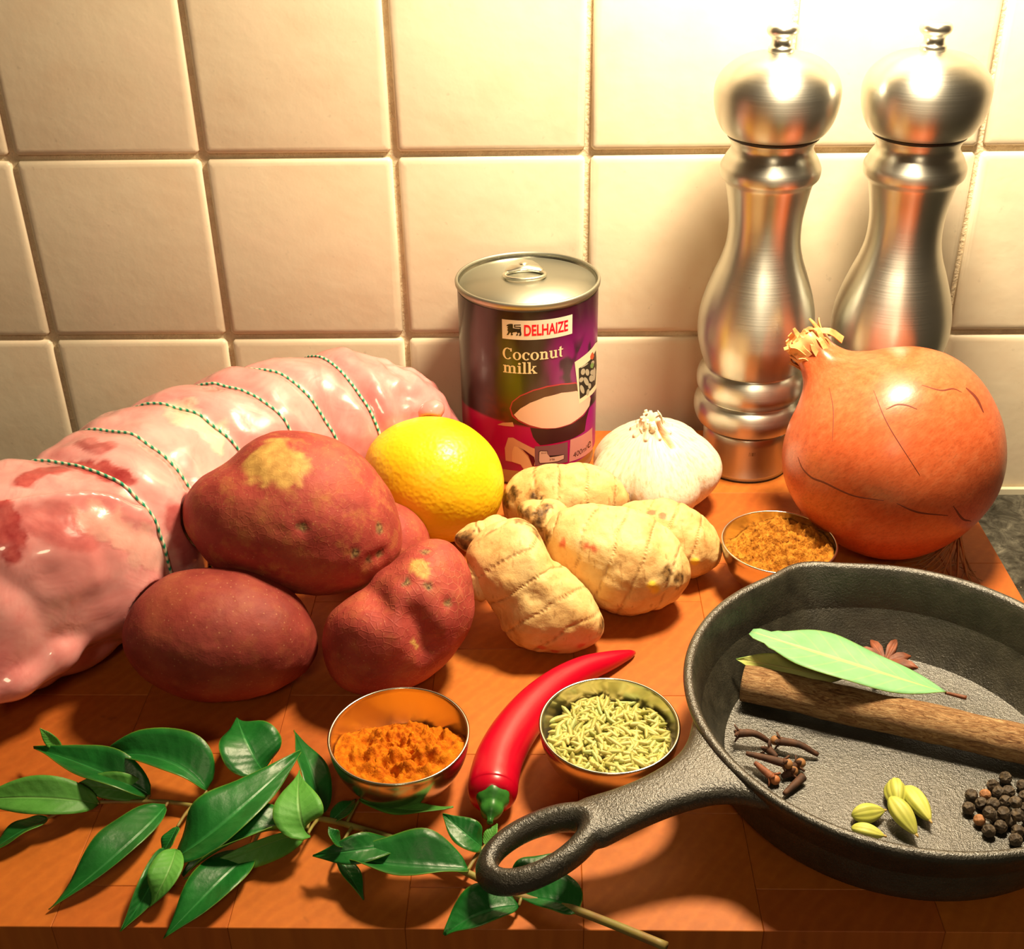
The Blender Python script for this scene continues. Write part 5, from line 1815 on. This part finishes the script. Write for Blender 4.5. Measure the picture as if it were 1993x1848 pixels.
# cardamom pods
t = NT('cardamom', Roughness=0.55)
c = t.ramp(t.noise(110, 4), [(0.3, (0.38, 0.42, 0.055)), (0.7, (0.54, 0.54, 0.12))])
c = t.mix(t.ramp(t.attr('rib'), [(0.55, 0.0), (1.0, 0.6)]), c, (0.22, 0.22, 0.03))
t.col(c)
M_CARD = t.m
M_CTIP = plain('cardamom_tip', (0.46, 0.30, 0.10), 0.6)


def pod(pa, pb, hw, z, label, tilt=0.0, turn=0.0):
    a, b = at(*pa, z + tilt), at(*pb, z - tilt)
    r = hw * depth_of(a) / FPX
    root_ = root('cardamom_pod', ((a + b)[0] / 2, (a + b)[1] / 2, FZ), label, 'cardamom', 'cardamom pods in the frying pan')
    n = 16
    ax_ = b - a
    P = [a + ax_ * i / n for i in range(n + 1)]
    R = [r * max(.06, math.sin(PI * min(1, (i / n) ** .85 * .97 + .03)) ** .7) for i in range(n + 1)]
    v, f, s_ = tube(P, R, 36, True)
    rib = np.zeros(len(v))
    cen = np.repeat(np.array(P), 36, axis=0)
    for i in range((n + 1) * 36):
        an = 2 * PI * (i % 36) / 36 + turn
        tri = 1 + 0.10 * math.cos(3 * an) - 0.05 * math.cos(9 * an)
        v[i] = cen[i] + (v[i] - cen[i]) * tri
        rib[i] = 1 - abs(math.sin(4.5 * an))
    v[:, 2] = np.maximum(v[:, 2], FZ + .0002)
    part('husk', v, f, M_CARD, root_, attrs={'rib': rib})
    part('tip', *tube([b - ax_ * .02, b + ax_ * .06], [.0006, .0003], 8)[:2], M_CTIP, root_)


pod((1741, 1519), (1748, 1575), 21, .0078, 'plump upright cardamom pod at the back of the cardamom group')
pod((1733, 1552), (1784, 1626), 19, .0098, 'long ridged cardamom pod at the front, propped on another', .0022, .6)
pod((1762, 1532), (1811, 1599), 19, .0076, 'split cardamom pod nearest the peppercorns', 0, 1.0)
pod((1658, 1588), (1722, 1578), 18, .0072, 'cardamom pod lying apart, pointing at the others', 0, .3)
pod((1657, 1612), (1722, 1628), 15, .0070, 'cardamom pod lowest of the group, partly behind the pan rim', 0, .9)

# peppercorns
t = NT('peppercorn', Roughness=0.7)
c = t.ramp(t.noise(420, 5), [(0.3, (0.018, 0.012, 0.008)), (0.6, (0.085, 0.060, 0.036)), (0.8, (0.19, 0.14, 0.075))])
t.col(c); t.bump(t.voro(520), 0.9, 0.0012)
M_PEP = t.m
t = NT('peppercorn_tan', Roughness=0.7)
t.col(t.ramp(t.noise(420, 5), [(0.3, (0.22, 0.09, 0.035)), (0.7, (0.42, 0.20, 0.085))])); t.bump(t.voro(520), 0.6, 0.0010)
M_PEPT = t.m
sv, sf = ICO[4]
pep_meshes = []
for q in range(5):
    vv = sv * (0.0023 * (1 + 0.10 * np.array([noise.noise(Vector(p) * 2.6 + Vector((q * 7, 0, 0))) + .6 * noise.noise(Vector(p) * 6 + Vector((q * 7, 3, 0))) for p in sv])))[:, None]
    pep_meshes.append(new_mesh('peppercorn', vv, sf, M_PEP))
pep_tan = new_mesh('peppercorn', sv * (0.0021 * (1 + 0.06 * np.array([noise.noise(Vector(p) * 3) for p in sv])))[:, None], sf, M_PEPT)
PEP = [(760, 530, 0, 0), (590, 640, 0, 0), (665, 735, 0, 0), (800, 725, 0, 0), (290, 770, 0, 0), (480, 765, 1, 0), (430, 885, 0, 0), (250, 950, 0, 0), (590, 895, 0, 1), (900, 870, 0, 1), (535, 1015, 0, 1), (735, 1015, 0, 1), (930, 1045, 0, 1), (400, 1115, 1, 0),
       (530, 1265, 0, 0), (690, 1205, 0, 0), (930, 1265, 0, 0), (900, 1390, 0, 0), (1030, 790, 0, 0), (1060, 950, 0, 0), (1080, 1120, 0, 0), (1090, 1290, 0, 0), (640, 1080, 0, 0), (820, 1130, 0, 0), (760, 860, 0, 0), (1180, 880, 0, 0), (1170, 1060, 0, 0), (1000, 640, 0, 0)]
for k, (x, y, tan, up_z) in enumerate(PEP):
    z = FZ + 0.0023 + 0.0030 * up_z
    p = at(1850 + x / 7.105, 1440 + y / 7.105, z)
    o = bpy.data.objects.new('peppercorn', pep_tan if tan else pep_meshes[k % 5])
    COL.objects.link(o)
    o.location = tuple(p); o.rotation_euler = (rr.uniform(0, 6), rr.uniform(0, 6), rr.uniform(0, 6))
    if k == 0:
        lab_ = 'wrinkled black peppercorn set apart behind the pepper pile, closest to the cinnamon stick'
    elif k == 13:
        lab_ = 'smooth tan peppercorn at the near left edge of the pepper pile'
    elif k == 5:
        lab_ = 'dull tan peppercorn within the far left of the pepper pile'
    elif k == 17:
        lab_ = 'wrinkled black peppercorn nearest the front rim of the pan'
    elif k == 14:
        lab_ = 'large black peppercorn just below the smooth tan one'
    else:
        lab_ = 'wrinkled black peppercorn in the small pile inside the frying pan'
    tag(o, lab_, 'peppercorn', 'peppercorns in the frying pan')
